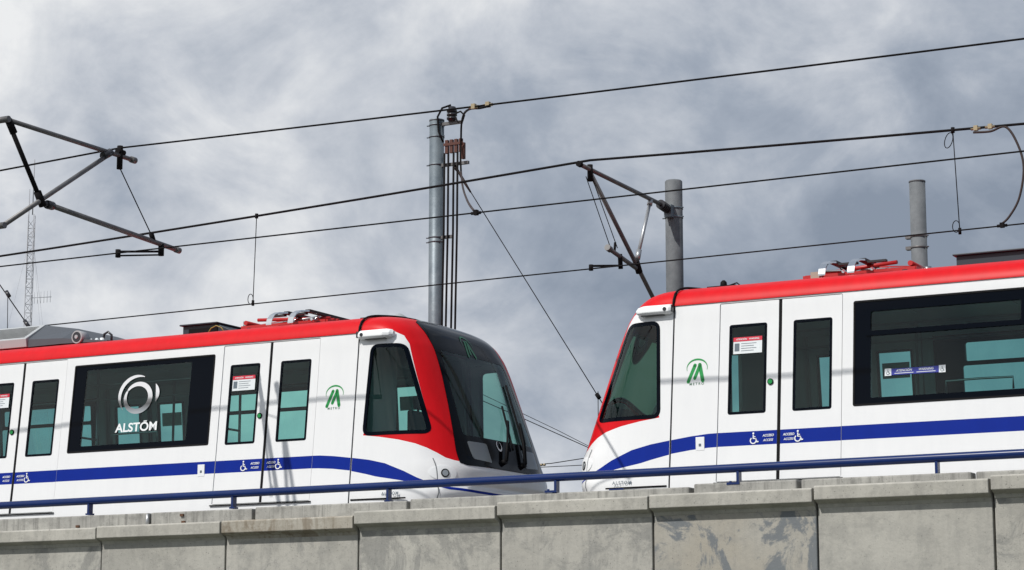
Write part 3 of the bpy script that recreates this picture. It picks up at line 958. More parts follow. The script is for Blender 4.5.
    if variant == 'left':
        mb = MB(); mb.tube([(-.13, -.2, pz-.03), (-.13, -.2, pz+.03), (-.13, -.2, pz+.075)], [.13, .10, .03], 14)
        D(mb, 'horn_cover', M['acgrey'])
    # ---- markings (camera side and far side)
    for sd in (-1, 1):
        o = decal('metro_emblem', metro_mark(.25), side_place(sd, -.30, 4.885, .002), [M['green']], root); o.location.z = zoff
        o = decal('lettering', text_polys('METRO', .038, .0005, 0, 1.6), side_place(sd, -.30, 4.738, .002), [M['darkgreen']], root); o.location.z = zoff
        o = decal('builder_lettering', text_polys('ALSTOM', .05, .001, 0, 1.3), side_place(sd, .55, 3.70, .006), [M['sticker_grey']], root); o.location.z = zoff
        for c in DOORS:
            for ox in (-.28, .22):
                o = decal('wheelchair_symbol', wheelchair(.13, ox, 0), side_place(sd, c, 4.112, .001), [M['letter']], root); o.location.z = zoff
            for s_ in (-1, 1):
                pol = [([(x, y+.022) for x, y in p], m_) for p, m_ in text_polys('ACCESO', .035, .0008, .25, 1.0, .92)]
                pol += [([(x, y-.028) for x, y in p], m_) for p, m_ in text_polys('ACCESS', .034, .0004, .25, 1.0, .92)]
                o = decal('lettering', pol, side_place(sd, c+s_*.115, 4.113, .001), [M['letter']], root); o.location.z = zoff
            # notice on the leaf nearer the cab for this side
            lc = c+.367*sd
            pl = []
            def rc(x0, y0, x1, y1, mi): return ([(x0, y0), (x1, y0), (x1, y1), (x0, y1)], mi)
            pl.append(rc(-.165, -.085, .165, .085, 0))
            pb = [rc(-.165, .05, .165, .095, 1)]
            pb += [([(x-.07, y+.072) for x, y in p], 0) for p, _ in text_polys('ATENCIÓN', .024, .0006)]
            pb += [([(x+.075, y+.072) for x, y in p], 0) for p, _ in text_polys('WARNING', .024, .0006)]
            pb += [rc(-.15, -.055, -.095, .03, 2)]
            for k in range(4): pb.append(rc(-.075, .022-.026*k, .10-.03*(k % 2), .027-.026*k, 2))
            pp = side_place(sd, lc, 5.12, .002)
            o = decal('notice', pl, pp, [M['sticker_white'], M['sticker_red'], M['sticker_grey']], root); o.location.z = zoff
            o = decal('notice_print', [q for q in pb if q[1] != 0], side_place(sd, lc, 5.12, .004), [M['sticker_white'], M['sticker_red'], M['sticker_grey']], root); o.location.z = zoff
            o = decal('notice_print', [q for q in pb if q[1] == 0], side_place(sd, lc, 5.12, .006), [M['sticker_white'], M['sticker_red'], M['sticker_grey']], root); o.location.z = zoff
        # small white socket plate by the first door
        for uu in ((-.36,) if variant == 'right' else (-2.14,)):
            mb = MB()
            y0, y1 = sorted((sd*(W_(4.1)-.004), sd*(W_(4.1)+.012)))
            mb.box((uu-.05, y0, 4.01), (uu+.05, y1, 4.155), 0)
            y2, y3 = sorted((sd*(W_(4.1)+.010), sd*(W_(4.1)+.016)))
            mb.box((uu-.014, y2, 4.055), (uu+.014, y3, 4.085), 1)
            D(mb, 'socket_plate', [M['letter'], M['sticker_grey']], bevel=.006)
    if variant == 'left':
        pl = []
        def cres(cx, cy, r, a0, a1, t, n=40, pw_=1.0, ex=1.0):
            a = arc(cx, cy, r, a0, a1, n)
            a = [(cx+(x-cx)*ex, y) for x, y in a]
            ribbon(pl, a, [t*max(.06, math.sin(PI*k/n))**pw_ for k in range(n+1)])
        cres(0, -.015, .172, 150, -215, .068, 60, .35, 1.12)
        cres(-.01, .01, .248, 70, 222, .050, 30, .6, 1.1)
        cres(-.03, .02, .265, 28, -22, .055, 16, .8, 1.25)
        o = decal('ring_emblem', pl, side_place(ns, -3.20, 5.055, .008), [M['printchrome']], root); o.location.z = zoff
        tx = text_polys('ALSTOM', .150, .0035, 0, 1.0, 1.0)
        xs_ = [p[0] for q, _ in tx for p in q]; wd = max(xs_)-min(xs_); k_ = .64/wd
        tx = [([(x*k_, y) for x, y in q], m_) for q, m_ in tx]
        ribbon(tx, [(.105, .073), (.155, .073)], .014)
        o = decal('lettering', tx, side_place(ns, -3.18, 4.665, .008), [M['letter']], root); o.location.z = zoff
    else:
        for c in WINC[:3]:
            cc = c-.045
            pl = [([(-.30, -.04), (.30, -.04), (.30, .04), (-.30, .04)], 0)]
            for sx in (-1, 1): pl.append(([(sx*.37-.045, -.045), (sx*.37+.045, -.045), (sx*.37+.045, .045), (sx*.37-.045, .045)], 1))
            pl.append(([(-.325, -.04), (-.30, -.04), (-.30, .04), (-.325, .04)], 0)); pl.append(([(.30, -.04), (.325, -.04), (.325, .04), (.30, .04)], 0))
            uu = -2.74+(c-WINC[0]); zz = 4.725
            pl = [([(x*.78, y*.85) for x, y in q], m_) for q, m_ in pl]
            st = decal('window_sticker', pl, side_place(ns, uu, zz, .006), [M['sticker_blue'], M['sticker_white']], root); st.location.z = zoff
            pr_ = []
            for sx, body in ((-.15, 'ATENCIÓN'), (.15, 'WARNING')):
                pr_ += [([(x+sx, y+.012) for x, y in q], 0) for q, _ in text_polys(body, .042, .001, .2)]
                pr_.append(([(sx-.13, -.026), (sx+.13, -.026), (sx+.13, -.018), (sx-.13, -.018)], 0))
            pr_ += [(q, 1) for q, _ in wheelchair(.075, -.37)+wheelchair(.075, .37)]
            pr_ = [([(p[0]*.78, p[1]*.80) for p in q], m_) for q, m_ in pr_]
            o = decal('sticker_print', pr_, side_place(ns, uu, zz, .008), [M['sticker_white'], M['sticker_grey']], root); o.location.z = zoff
    # emblem on the black mask
    def fplace(l0, z0, off):
        def Pp(x, y):
            s_, h_ = nl(l0+x, z0+y); p = nose(s_, h_); e = .004
            n_ = (nose(s_+e, h_)-nose(s_-e, h_)).cross(nose(s_, h_+e)-nose(s_, h_-e)).normalized()
            if n_.x < 0: n_ = -n_
            return p+n_*off
        return Pp
    o = decal('front_emblem', metro_mark(.26), fplace(0, 5.56, .012), [M['darkgreen']], root); o.location.z = zoff
    pl = []; ribbon(pl, arc(0, 0, .055, 100, 420, 24), [.004+.020*math.sin(PI*k/24) for k in range(25)])
    o = decal('ring_emblem', pl, fplace(-.12, 4.33, .012), [M['letter']], root); o.location.z = zoff
    # underframe: bogies and wheels standing on the rails
    for xb in (-2.4, -13.9):
        mb = MB()
        mb.box((xb-1.25, -1.0, 2.85), (xb+1.25, -.85, 3.05)); mb.box((xb-1.25, .85, 2.85), (xb+1.25, 1.0, 3.05)); mb.box((xb-.2, -1.0, 2.85), (xb+.2, 1.0, 3.12)); mb.box((xb-.4, -.5, 3.1), (xb+.4, .5, 3.56))
        bg = D(mb, 'bogie', M['roofgrey'])
        for dx in (-.95, .95):
            m2 = MB()
            for sd in (-1, 1): m2.tube([(xb+dx, sd*.68, RAIL+.40), (xb+dx, sd*.80, RAIL+.40)], .40, 28)
            m2.tube([(xb+dx, -.9, RAIL+.40), (xb+dx, .9, RAIL+.40)], .07, 12)
            m2.build('wheelset', M['tube'], bg)
    mb = MB(); mb.box((REAR+.1, -1.35, 3.28), (.6, 1.35, 3.55)); D(mb, 'underframe', M['roofgrey'])
    return root

YC = 23.45
trL = build_train('metro_train', (-14.05, YC, RAIL), 0, -1,
    'left metro train, silver ring emblem on its window, black windscreen facing right', 'left')
trR = build_train('metro_train', (-10.01, YC, RAIL), PI, 1,
    'right metro train, nose pointing left, blue sticker on its large window', 'right')

# ------------------------------------------------------------------ ground and embankment
mb = MB(); mb.add([(-3000, -200, 0), (3000, -200, 0), (3000, 4000, 0), (-3000, 4000, 0)], [(0, 1, 2, 3)])
tag(mb.build('ground', M['ground']), kind='structure')
mb = MB(); mb.box((-70, 18.05, .0), (60, 29.5, 2.38))
tag(mb.build('embankment', M['bed']), kind='structure')
for yc, lab in ((19.85, 'steel rails of the empty track next to the parapet wall'), (YC, 'steel rails beneath the two metro trains')):
    r = empty('railway_track', (0, yc, 2.38)); tag(r, lab, 'railway track')
    for s in (-1, 1):
        mb = MB(); y = s*.7475
        mb.box((-69, y-.035, .13), (59, y+.035, .168)); mb.box((-69, y-.01, .02), (59, y+.01, .13)); mb.box((-69, y-.07, .0), (59, y+.07, .02))
        mb.build('rail', M['tube'], r)

# ------------------------------------------------------------------ parapet wall of precast panels
CV = [concrete('concrete_%d' % i, b, l, d, i*7+1, bl, bc, st) for i, (b, l, d, bl, bc, st) in enumerate([
    ((.365, .355, .32), (.44, .43, .39), (.20, .20, .19), .45, (.15, .155, .155), .3),
    ((.37, .36, .325), (.44, .43, .39), (.225, .222, .208), .2, (.19, .19, .18), .25),
    ((.365, .355, .322), (.44, .428, .388), (.205, .205, .195), .4, (.16, .165, .165), .35),
    ((.36, .335, .285), (.39, .375, .335), (.22, .22, .21), .88, (.15, .168, .185), .3),
    ((.375, .365, .33), (.435, .425, .385), (.235, .235, .222), .12, (.19, .19, .185), .25)])]
CC = [concrete('coping_%d' % i, (.40, .39, .35), (.48, .465, .42), (.24, .235, .218), i*5+40, .15, (.22, .21, .185), .4) for i in range(3)]
CB = concrete('coping_stained', (.33, .30, .25), (.42, .40, .35), (.16, .13, .09), 63, .5, (.15, .11, .07), .8)
CK = concrete('kerb_concrete', (.32, .315, .295), (.40, .395, .365), (.14, .138, .13), 77, .15, (.17, .17, .165), .95)
wall = empty('retaining_wall', (0, 17.8, 0))
tag(wall, 'long grey concrete wall of big precast panels under the blue railing', 'wall')
joints = [-14.36+1.515*k for k in range(-22, 30)]
def jx(k): # measured positions, regular pitch
    return -14.36+1.515*k
CZ = {-1: 3.085, 0: 3.098, 1: 3.108, 2: 3.112, 3: 3.15, 4: 3.178, 5: 3.188, 6: 3.205, 7: 3.23}
mats_pick = {-1: 1, 0: 0, 1: 1, 2: 2, 3: 0, 4: 2, 5: 3, 6: 4, 7: 0}
bk = MB(); bk.box((jx(-22), .22, 0), (jx(28), .26, 2.95)); bk.build('backing', M['joint'], wall)
rnd = random.Random(3)
for k in range(-22, 28):
    x0, x1 = jx(k-1), jx(k)
    g = .006+.004*rnd.random()
    ct = CZ.get(k, 3.08 if k < -1 else 3.23)
    dy = rnd.uniform(-.006, .006)
    mb = MB(); mb.box((x0+g, .085+dy, 0), (x1-g, .219, ct-.12))
    p = mb.build('wall_panel', CV[mats_pick.get(k, rnd.randrange(5))], wall, bevel=.008)
    mb = MB()
    # coping: bright face, undercut drip edge
    dy2 = rnd.uniform(-.006, .006)
    mb.prism([(-.010+dy2, ct-.118), (-.012+dy2, ct-.012), (.0+dy2, ct), (.34, ct+.012), (.34, ct-.18), (.22, ct-.182), (.084, ct-.182), (.070+dy2, ct-.148)], 'x', x0+g*1.1, x1-g*1.1)
    mb.build('coping', CB if k == 2 else CC[rnd.randrange(3)], wall, bevel=.006)
# upper kerb blocks set back on the coping
kz = {}
xk = -40.0; kb = []
edges = [-40, -31, -22.3, -18.9, -13.83, -12.53, -11.3, -8.0 - .12, -7.56, -5.42, -2.4, .6, 3.6, 6.6, 9.6, 14, 20]
edges = [-40, -31, -22.3, -18.9, -13.86, -12.6, -10.86, -7.98, -6.98, -5.46, -2.4, .6, 3.6, 6.6, 9.6, 14, 20]
for i in range(len(edges)-1):
    a, b = edges[i], edges[i+1]
    zt = 3.24 if a < -13 else 3.248 if a < -11 else 3.262 if a < -9 else 3.282
    g = .012+.012*rnd.random()
    mb = MB()
    mb.box((a+g, .19, ct*0+3.05), (b-g, .335, zt+rnd.uniform(-.004, .004)))
    mb.build('kerb_block', CK, wall, bevel=.012)
# old fixing bolts and a short pipe stub left in the kerb
mb = MB()
for x, z in ((-13.45, 3.20), (-13.43, 3.13), (-14.75, 3.13)):
    mb.box((x-.02, .172, z-.012), (x+.02, .192, z+.012))
mb.build('fixing_bolt', M['rust'], wall)
mb = MB(); mb.tube([(-13.86, .165, 3.08), (-13.86, .165, 3.225)], .018, 10); mb.build('pipe_stub', M['tube_light'], wall)

# ------------------------------------------------------------------ blue railing
rl = empty('railing', (0, 18.05, 0)); tag(rl, 'dark blue tubular steel railing along the top of the concrete wall', 'railing')
def rz(x): return 3.385+(x+15.8)*.0029
mb = MB(); xs = [-40+1.0*k for k in range(61)]
mb.tube([(x, 0, rz(x)) for x in xs], .038, 16); mb.build('top_rail', M['rail_blue'], rl)
for k in range(-13, 17):
    x = -12.88+1.775*k
    mb = MB(); mb.box((x-.012, -.032, 3.26), (x+.012, .032, rz(x)-.03)); mb.box((x-.03, -.034, 3.245), (x+.03, .034, 3.262))
    po = mb.build('post', M['rail_blue'], rl)
    if k in (2, 3):
        m2 = MB(); m2.box((x-.09, -.065, 3.262), (x+.03, -.032, 3.282)); m2.tube([(x-.06, -.05, 3.27), (x-.06, -.05, 3.295)], .012, 8)
        m2.build('anchor_plate', M['rail_blue'], po)
for x_, m_ in ((-8.72, 'rail_blue'), (-5.24, 'rust'), (-7.50, 'rust')):
    mb = MB(); mb.box((x_-.07, -.035, 3.262), (x_+.07, .0, 3.274)); mb.build('anchor_plate', M[m_], rl)

# ------------------------------------------------------------------ overhead line
def bracket_band(mb, x, y, z, r, mi=0):
    mb.tube([(x, y, z-.011), (x, y, z+.011)], r+.006, 24, mi, True)
    mb.tube([(x-r-.035, y-.03, z), (x+r+.035, y-.03, z)], .009, 6, mi)
# pole with cantilever reaching towards the camera (over the trains)
pX, pY = -11.66, 25.86
pole1 = empty('catenary_pole', (pX, pY, 2.38)); tag(pole1, 'grey steel pole above the right-hand train with a triangular tube arm', 'pole', 'poles behind the trains')
def loc(o, x, y, z): return (x-o.location.x, y-o.location.y, z-o.location.z)
mb = MB(); mb.tube([(0, 0, 0), (0, 0, 5.535), (0, 0, 5.55)], [.112, .112, .10], 28)
mb.build('mast', M['conc_pole'], pole1)
mb = MB()
mb.box(loc(pole1, pX-.05, pY-.20, 7.42), loc(pole1, pX+.05, pY-.08, 7.58))
for z in (7.44, 7.56): bracket_band(mb, *loc(pole1, pX, pY, z), .112)
mb.build('clamp', M['galv'], pole1)
L1 = lambda y, z, x=pX: loc(pole1, x, y, z)
mb = MB(); mb.tube([L1(25.45, 7.545), L1(23.18, 7.60)], .0265, 12); mb.build('top_tube', M['tube'], pole1)
mb = MB(); mb.tube([L1(25.66, 7.52), L1(25.45, 7.545)], .048, 10); 
for t in range(5): mb.tube([L1(25.64-.045*t, 7.522+.005*t), L1(25.625-.045*t, 7.524+.005*t)], .062, 12)
mb.build('insulator', M['insul'], pole1)
mb = MB(); mb.tube([L1(25.70, 5.9), L1(25.50, 6.08)], .048, 10)
mb.build('insulator', M['insul'], pole1)
mb = MB(); mb.tube([L1(23.45, 7.56), L1(25.50, 6.08)], .0265, 12); mb.build('diagonal_tube', M['tube'], pole1)
mb = MB(); mb.tube([L1(25.13, 7.50), L1(24.78, 6.80)], .022, 10); 
mb.tube([L1(25.15, 7.54), L1(25.12, 7.47)], .035, 8); mb.tube([L1(24.80, 6.84), L1(24.75, 6.72)], .035, 8)
mb.build('prop', M['tube_light'], pole1)
mb = MB(); mb.tube([L1(24.70, 6.60), L1(23.92, 6.72)], .028, 10); mb.tube([L1(23.98, 6.71), L1(23.90, 6.725)], .04, 10); mb.build('steady_tube', M['tube'], pole1)
mb = MB(); mb.tube([L1(24.25, 6.64), L1(24.27, 6.56), L1(23.46, 6.425)], .014, 8); mb.tube([L1(23.46, 6.44), L1(23.46, 6.37)], .028, 8)
mb.tube([L1(24.25, 6.70), L1(24.27, 6.52)], .03, 8); mb.build('steady_arm', M['cable'], pole1)
for dx_, ya_, yb_ in ((-.03, 23.40, 24.05), (.03, 23.43, 24.12)):
    mb = MB(); mb.tube([L1(ya_, 7.50, pX+dx_), L1(yb_, 6.75, pX+dx_)], .006, 6); mb.build('stay_wire', M['cable'], pole1)
mb = MB(); mb.tube([L1(24.10, 6.70), L1(24.12, 6.82)], .016, 8); mb.tube([L1(23.45, 7.65), L1(23.45, 7.45)], .035, 8); mb.tube([L1(24.70, 6.69), L1(24.80, 6.56)], .045, 8)
mb.build('clamp', M['cable'], pole1)
mb = MB(); mb.tube([L1(23.20, 7.60), L1(23.14, 7.602)], .036, 10); mb.build('end_cap', M['cable'], pole1)

# near pole, just outside the frame, its cantilever reaches over the empty track
qX, qY = -15.85, 17.55+.62
pole2 = empty('catenary_pole', (qX, qY-.05, 2.38)); tag(pole2, 'pole beside the wall whose triangular tube arm reaches in at upper left', 'pole')
mb = MB(); mb.tube([(-.62, -.20, 0), (-.62, -.20, 5.6)], .112, 28); mb.build('mast', M['conc_pole'], pole2)
for z_ in (3.95, 5.105):
    mb = MB(); mb.tube([(-.56, -.20, z_), (.04, -.20, z_)], .035, 10); mb.build('crossarm', M['tube'], pole2)
pole2_y = qY-.25
L2 = lambda y, z, x=qX: (x-pole2.location.x, y-pole2.location.y, z-pole2.location.z)
mb = MB(); mb.tube([L2(17.93, 7.485), L2(20.09, 7.485)], .0265, 12); mb.tube([L2(20.05, 7.485), L2(20.13, 7.485)], .038, 12); mb.build('top_tube', M['tube'], pole2)
mb = MB(); mb.tube([L2(17.93, 6.33), L2(19.64, 7.45)], .0265, 12); mb.build('diagonal_tube', M['tube'], pole2)
mb = MB(); mb.tube([L2(17.96, 7.46), L2(18.53, 6.70)], .026, 10)
mb.tube([L2(17.95, 7.49), L2(18.05, 7.36)], .040, 8); mb.tube([L2(18.46, 6.80), L2(18.56, 6.66)], .042, 8)
mb.build('prop', M['cable'], pole2)
mb = MB(); mb.tube([L2(18.62, 6.695), L2(20.98, 6.58)], .030, 12)
mb.tube([L2(20.93, 6.582), L2(21.01, 6.578)], .037, 12); mb.build('steady_tube', M['tube'], pole2)
mb = MB(); mb.tube([L2(18.62, 6.69), L2(18.72, 6.69)], .048, 10); mb.tube([L2(18.55, 6.69), L2(18.66, 6.69)], .032, 10)
mb.tube([L2(19.55, 7.42), L2(19.68, 7.49)], .048, 8); mb.build('insulator', M['insul'], pole2)
mb = MB(); mb.tube([L2(20.66, 6.60), L2(20.66, 6.46)], .035, 8); mb.tube([L2(20.60, 6.50), L2(19.86, 6.375)], .013, 8)
mb.tube([L2(20.60, 6.46), L2(19.90, 6.335)], .010, 8); mb.tube([L2(19.87, 6.40), L2(19.87, 6.31)], .03, 8); mb.build('steady_arm', M['cable'], pole2)
mb = MB(); mb.tube([L2(19.84, 7.36), L2(20.50, 6.64)], .007, 6); mb.tube([L2(19.85, 7.60), L2(19.85, 7.33)], .034, 8)
mb.tube([L2(20.46, 6.70), L2(20.51, 6.61)], .03, 8); mb.tube([L2(19.80, 7.53), L2(19.92, 7.53)], .035, 8); mb.build('stay_wire', M['cable'], pole2)

# third pole, right
pole3 = empty('catenary_pole', (-8.66, 26.6, 2.38)); tag(pole3, 'shorter grey pole behind the folded pantograph of the right-hand train', 'pole', 'poles behind the trains')
mb = MB(); mb.tube([(0, 0, 0), (0, 0, 5.35)], .100, 28); mb.tube([(0, 0, 5.35), (0, 0, 5.37), (0, 0, 5.376)], [.104, .104, .05], 28); mb.build('mast', M['conc_pole'], pole3)
for z in (4.52, 4.66):
    mb = MB(); bracket_band(mb, 0, 0, z, .10)
    mb.box((-.16, -.05, z-.02), (-.09, .03, z+.02)); mb.build('clamp', M['tube'], pole3)

# tall feeder pole with cables
fX, fY = -14.75, 25.1
pole4 = empty('feeder_pole', (fX, fY, 2.38)); tag(pole4, 'tallest bluish steel pole with black feeder cables and copper bars, behind the left train', 'pole')
mb = MB(); mb.tube([(0, 0, 0), (0, 0, 6.535)], .098, 28); mb.tube([(0, 0, 6.535), (0, 0, 6.555), (0, 0, 6.56)], [.102, .102, .05], 28)
mb.build('mast', M['galv'], pole4)
F = lambda dx, dy, z: (dx, dy, z-2.38)
for z in (8.86, 8.70, 8.32, 7.34, 7.28):
    mb = MB(); bracket_band(mb, *F(0, 0, z), .098); mb.build('clamp_band', M['galv'], pole4)
for z_, x1_ in ((8.86, .40), (8.30, .50), (7.33, .26)):
    mb = MB(); mb.box(F(.08, -.04, z_-.02), F(x1_, .0, z_+.02)); mb.build('bracket', M['tube'], pole4)
mb = MB()
for z in (8.90, 8.95, 9.0): mb.tube([F(.26, -.05, z), F(.26, -.05, z+.025)], .07, 14)
mb.tube([F(.26, -.05, 8.88), F(.26, -.05, 9.07)], .05, 12); mb.build('insulator', M['insul'], pole4)
for dx in (.20, .27, .34, .41):
    mb = MB(); mb.box(F(dx-.022, -.09, 8.44), F(dx+.022, -.05, 8.62)); mb.build('copper_bar', M['copper'], pole4)
mb = MB(); mb.box(F(.16, -.10, 8.54), F(.45, -.085, 8.575)); mb.build('copper_bar', M['copper'], pole4)
mb = MB(); mb.box(F(.43, -.09, 8.34), F(.47, -.05, 8.56)); mb.build('copper_bar', M['copper'], pole4)
for dx, zt in ((.16, 8.45), (.22, 8.45), (.30, 8.45), (.36, 8.45)):
    mb = MB(); mb.tube([F(dx, -.07, zt), F(dx-.01, -.06, 7.4), F(dx-.03, -.05, 6.6), F(dx-.05, -.05, 5.4), F(dx-.05, -.05, 2.5)], .0145, 8)
    mb.build('feeder_cable', M['cable'], pole4)
mb = MB(); mb.tube([F(.14, -.07, 8.6), F(.08, -.09, 8.75), F(.07, -.1, 8.95), F(.14, -.1, 9.06), F(.26, -.08, 9.09)], .014, 8); mb.build('cable_loop', M['cable'], pole4)
mb = MB(); mb.tube([F(.32, -.07, 8.92), F(.38, -.1, 8.84), F(.45, -.1, 8.84), F(.48, -.1, 8.92), F(.42, -.1, 8.98), F(.34, -.08, 8.97)], .012, 8); mb.build('cable_loop', M['cable'], pole4)

def wire(name, pts, r, m, label, cat, group=None, twin=0):
    mb = MB()
    if twin:
        mb.tube([(x, y-twin, z) for x, y, z in pts], r, 6); mb.tube([(x, y+twin, z+.004) for x, y, z in pts], r, 6)
    else: mb.tube(pts, r, 6)
    o = mb.build(name, m); tag(o, label, cat, group); return o
def spans(sup, y, nseg=14):
    """wire through supports (x, z, sag in the span that follows, y shift)"""
    out = []
    for i in range(len(sup)-1):
        (x0, z0, s0), (x1, z1, _) = sup[i], sup[i+1]
        for k in range(nseg):
            t = k/nseg
            out.append((x0+(x1-x0)*t, y, z0+(z1-z0)*t-4*s0*t*(1-t)))
    out.append((sup[-1][0], y, sup[-1][1]))
    return out
YA = 19.85
wire('messenger_wire', spans([(-60, 7.7, .5), (-15.85, 7.575, .20), (22, 7.58, .3), (58, 7.6, 0)], YA, 24), .0085, M['cable'], 'topmost dark cable, held by the arm at upper left and passing the tall pole top', 'wire', 'overhead wires', .013)
wire('contact_wire', spans([(-60, 6.38, .03), (-15.85, 6.355, .0), (58, 6.40, 0)], YA, 20), .0085, M['cable'], 'thin level wire gripped by the small arm at upper left', 'wire', 'overhead wires')
wire('messenger_wire', spans([(-60, 7.75, .58), (-11.66, 7.705, .36), (24, 7.72, .4), (58, 7.7, 0)], YC, 30), .015, M['cable'], 'dark cable resting on the tip of the triangular arm above the right-hand train', 'wire', 'overhead wires')
wire('contact_wire', spans([(-60, 6.30, .0), (-19.66, 6.33, .0), (-11.49, 6.39, .0), (0, 6.48, .0), (58, 6.40, 0)], YC, 8), .0085, M['cable'], 'lowest thin wire running just above the roofs of both trains', 'wire', 'overhead wires')

def mz(x):  # messenger height over the trains
    pts = spans([(-60, 7.75, .58), (-11.66, 7.705, .36), (24, 7.72, .4), (58, 7.7, 0)], YC, 30)
    for a, b in zip(pts, pts[1:]):
        if a[0] <= x <= b[0]: return a[2]+(b[2]-a[2])*(x-a[0])/(b[0]-a[0])
def ma(x):
    pts = spans([(-60, 7.7, .5), (-15.85, 7.575, .20), (22, 7.58, .3), (58, 7.6, 0)], YA, 24)
    for a, b in zip(pts, pts[1:]):
        if a[0] <= x <= b[0]: return a[2]+(b[2]-a[2])*(x-a[0])/(b[0]-a[0])
def dropper(x0, x1, zt, zb, label, loops):
    o = empty('dropper', (x0, YC, zb)); tag(o, label, 'dropper wire', 'dropper wires')
    mb = MB(); mb.tube([(0, 0, zt-zb), (x1-x0, 0, 0)], .0055, 6); mb.build('strand', M['cable'], o)
    mb = MB(); mb.tube([(0, 0, zt-zb-.03), (0, 0, zt-zb+.03)], .022, 8); mb.tube([(x1-x0, 0, -.02), (x1-x0, 0, .05)], .018, 8); mb.build('clip', M['cable'], o)
    if 'b' in loops:
        mb = MB()
        c = (x1-x0-.04, .07); mb.tube([(c[0]+.04*math.cos(t*PI/8), 0, c[1]+.065*math.sin(t*PI/8)) for t in range(17)], .005, 6); mb.build('loop', M['cable'], o)
    if 't' in loops:
        mb = MB(); c = (-.05, zt-zb-.11); mb.tube([(c[0]+.045*math.cos(t*PI/8)+.02*math.sin(t*PI/8), 0, c[1]+.085*math.sin(t*PI/8)) for t in range(17)], .005, 6); mb.build('loop', M['cable'], o)
dropper(-16.47, -16.50, mz(-16.47), 6.35, 'thin vertical dropper wire above the left-hand train', 'b')
dropper(-7.21, -7.17, mz(-7.2), 6.40, 'thin dropper wire with two loops near the right edge', 'bt')
# jumpers
def jumper(pts, r, m, label, clamps=()):
    P0 = [Vector(p) for p in pts]
    out = []
    n = len(P0)
    for i in range(n-1):
        p0, p1, p2, p3 = P0[max(i-1, 0)], P0[i], P0[i+1], P0[min(i+2, n-1)]
        for k in range(8):
            t = k/8
            out.append(.5*((2*p1)+(p2-p0)*t+(2*p0-5*p1+4*p2-p3)*t*t+(3*p1-p0-3*p2+p3)*t**3))
    out.append(P0[-1])
    base = out[0]
    o = empty('jumper_cable', base); tag(o, label, 'jumper cable', 'jumper cables')
    mb = MB(); mb.tube([p-base for p in out], r, 8); mb.build('cable', m, o)
    for c, along in clamps:
        mb = MB(); c = Vector(c)-base
        mb.tube([c-Vector((.055, 0, 0)), c+Vector((.055, 0, 0))], .017, 8); mb.box(tuple(c+Vector((-.022, -.022, -.022))), tuple(c+Vector((.022, .022, .032)))); mb.build('clamp', along, o)
zj = mz(-6.75)
jumper([(-6.98, YC, zj-.04), (-6.79, YC, zj-.05), (-6.62, YC, zj-.02), (-6.50, YC, 7.32), (-6.44, YC, 7.05), (-6.50, YC, 6.72), (-6.62, YC, 6.52), (-6.72, YC, 6.44)], .013, M['copper_cable'],
       'curved brown jumper cable hanging between two wires at the right edge', (((-6.79, YC, zj), M['brass']), ((-6.95, YC, zj), M['brass']), ((-6.70, YC, 6.43), M['cable'])))
zc = ma(-11.1)
jumper([(-11.02, YA, zc-.01), (-11.145, YA, zc-.02), (-11.69, 20.6, 7.694), (-12.85, 22.5, 8.205), (-14.086, 24.6, 8.692), (-14.293, 24.95, 8.578), (-14.299, 24.95, 8.337), (-14.262, 24.9, 8.135)], .013, M['cable'],
       'black jumper cable looping from the tall pole up to the topmost wire', (((-11.05, YA, zc), M['brass']), ((-11.22, YA, zc), M['brass'])))
jumper([(-14.262, 24.9, 8.135), (-13.603, 23.8, 7.639), (-12.223, 21.5, 6.887), (-11.201, YA, 6.365)], .013, M['copper_cable'],
       'brown jumper cable curving down from the copper bars to the wire below', (((-11.19, YA, 6.355), M['cable']),))
# guy wires
g1 = empty('guy_wire', (-14.47, fY, 8.27)); tag(g1, 'slanting guy wire running from the tall pole down behind the right-hand train', 'guy wire', 'guy wires')
mb = MB(); mb.tube([(0, 0, 0), (2.4, .1, -3.72)], .0062, 6); mb.build('strand', M['cable'], g1)
mb = MB(); mb.tube([(-.02, 0, .03), (.02, 0, -.03), (.07, 0, -.10), (.13, 0, -.20), (.24, 0, -.37)], [.018, .026, .016, .022, .012], 8, 0)
mb.build('turnbuckle', M['copper_cable'], g1)
mb = MB(); mb.tube([(2.02, .085, -3.13), (2.06, .085, -3.19)], .028, 8); mb.build('clamp', M['cable'], g1)
mb = MB(); mb.tube([(2.04, .085, -3.1), (2.04, .085, -4.6)], .005, 6); mb.build('tail', M['cable'], g1)
g2 = empty('guy_wire', (-21.66, 24.5, 7.19)); tag(g2, 'slanting stay wire with a small clamp ending on the roof unit at the left edge', 'guy wire', 'guy wires')
mb = MB(); mb.tube([(-1.5, 0, 1.55), (0, 0, 0), (.53, 0, -.61)], .008, 6); mb.tube([(.15, 0, -.14), (.17, 0, -.7)], .005, 6); mb.build('strand', M['cable'], g2)
for a_, b_ in (((.12, 0, -.10), (.18, 0, -.18)), ((.48, 0, -.55), (.57, 0, -.66))):
    mb = MB(); mb.tube([a_, b_], .03, 8); mb.build('clamp', M['insul'], g2)
g3 = empty('guy_wire', (-16.0, 30, 5.48)); tag(g3, 'pair of thin stay wires sloping down in the gap between the two trains', 'guy wire', 'guy wires')
mb = MB(); mb.tube([(-1.4, 0, .62), (0, 0, 0), (1.6, 0, -.72)], .007, 6); mb.tube([(-1.4, 0, .74), (.5, 0, -.17), (1.6, 0, -.73)], .005, 6); mb.build('strand', M['cable'], g3)
g4 = empty('guy_wire', (-15.9, 30, 4.79)); tag(g4, 'thin wire with a small white insulator low in the gap between the trains', 'guy wire', 'guy wires')
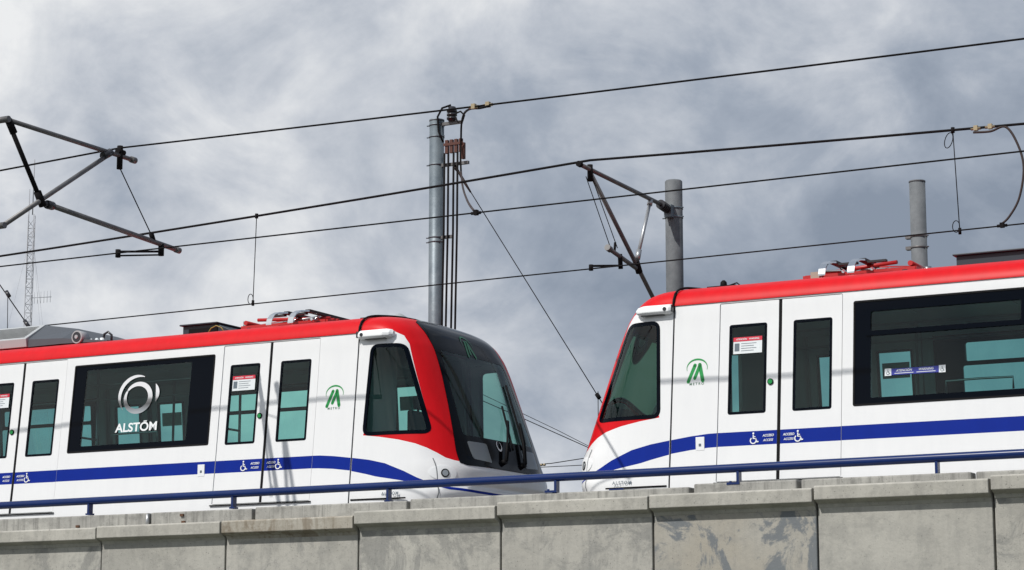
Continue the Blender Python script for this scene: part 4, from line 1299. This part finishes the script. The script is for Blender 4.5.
mb = MB(); mb.tube([(-.6, 0, .0), (.3, 0, .02), (1.8, 0, .16)], .007, 6); mb.tube([(-.5, 0, -.03), (1.8, 0, -.03)], .006, 6); mb.build('strand', M['cable'], g4)
mb = MB()
for k in range(4): mb.tube([(.02+.05*k, 0, .005), (.05+.05*k, 0, .006)], .02, 8)
mb.build('insulator', M['brass'], g4)
# anchor post for the far stays (stands behind the trains)
ap = empty('anchor_post', (-13.6, 30, 0)); tag(ap, 'short stay post hidden behind the nose of the right-hand train', 'post')
mb = MB(); mb.tube([(0, 0, 0), (0, 0, 5.1)], .06, 12); mb.build('mast', M['conc_pole'], ap)

# ------------------------------------------------------------------ far lattice mast
mX, mY = -137.85, 160.0
ms = empty('radio_mast', (mX, mY, 0)); tag(ms, 'slim distant lattice radio mast rising at the left edge', 'radio mast')
mb = MB()
TOP = 44.5
corner = [(math.cos(a)*.42, math.sin(a)*.42) for a in (PI/2, PI/2+2*PI/3, PI/2+4*PI/3)]
for c in corner: mb.tube([(c[0]*1.25, c[1]*1.25, 0), (c[0]*.9, c[1]*.9, TOP)], .045, 5)
z = 0; k = 0
while z < TOP-.8:
    for i in range(3):
        a, b = corner[i], corner[(i+1) % 3]
        if k % 2: a, b = b, a
        mb.tube([(a[0], a[1], z), (b[0], b[1], z+.8)], .022, 4, caps=False); mb.tube([(a[0], a[1], z), (b[0], b[1], z)], .02, 4, caps=False)
    z += .8; k += 1
mb.build('lattice', M['mast'], ms)
mb = MB(); mb.tube([(0, 0, TOP), (0, 0, 49.8)], .05, 6); mb.tube([(-.45, 0, 38), (-.45, 0, 47)], .04, 6); mb.build('whip_antenna', M['mast'], ms)
mb = MB(); mb.tube([(0, 0, 36.6), (2.6, 0, 36.5)], .035, 5)
for k in range(6): mb.tube([(.6+.38*k, 0, 36.0), (.6+.38*k, 0, 37.1)], .022, 4)
mb.build('yagi_antenna', M['mast'], ms)
mb = MB()
for dx, dy in ((9, -3), (-9, -3), (0, 10)):
    for zt in (43, 30): mb.tube([(0, 0, zt), (dx, dy, 0)], .014, 4)
mb.build('stay', M['mast'], ms)
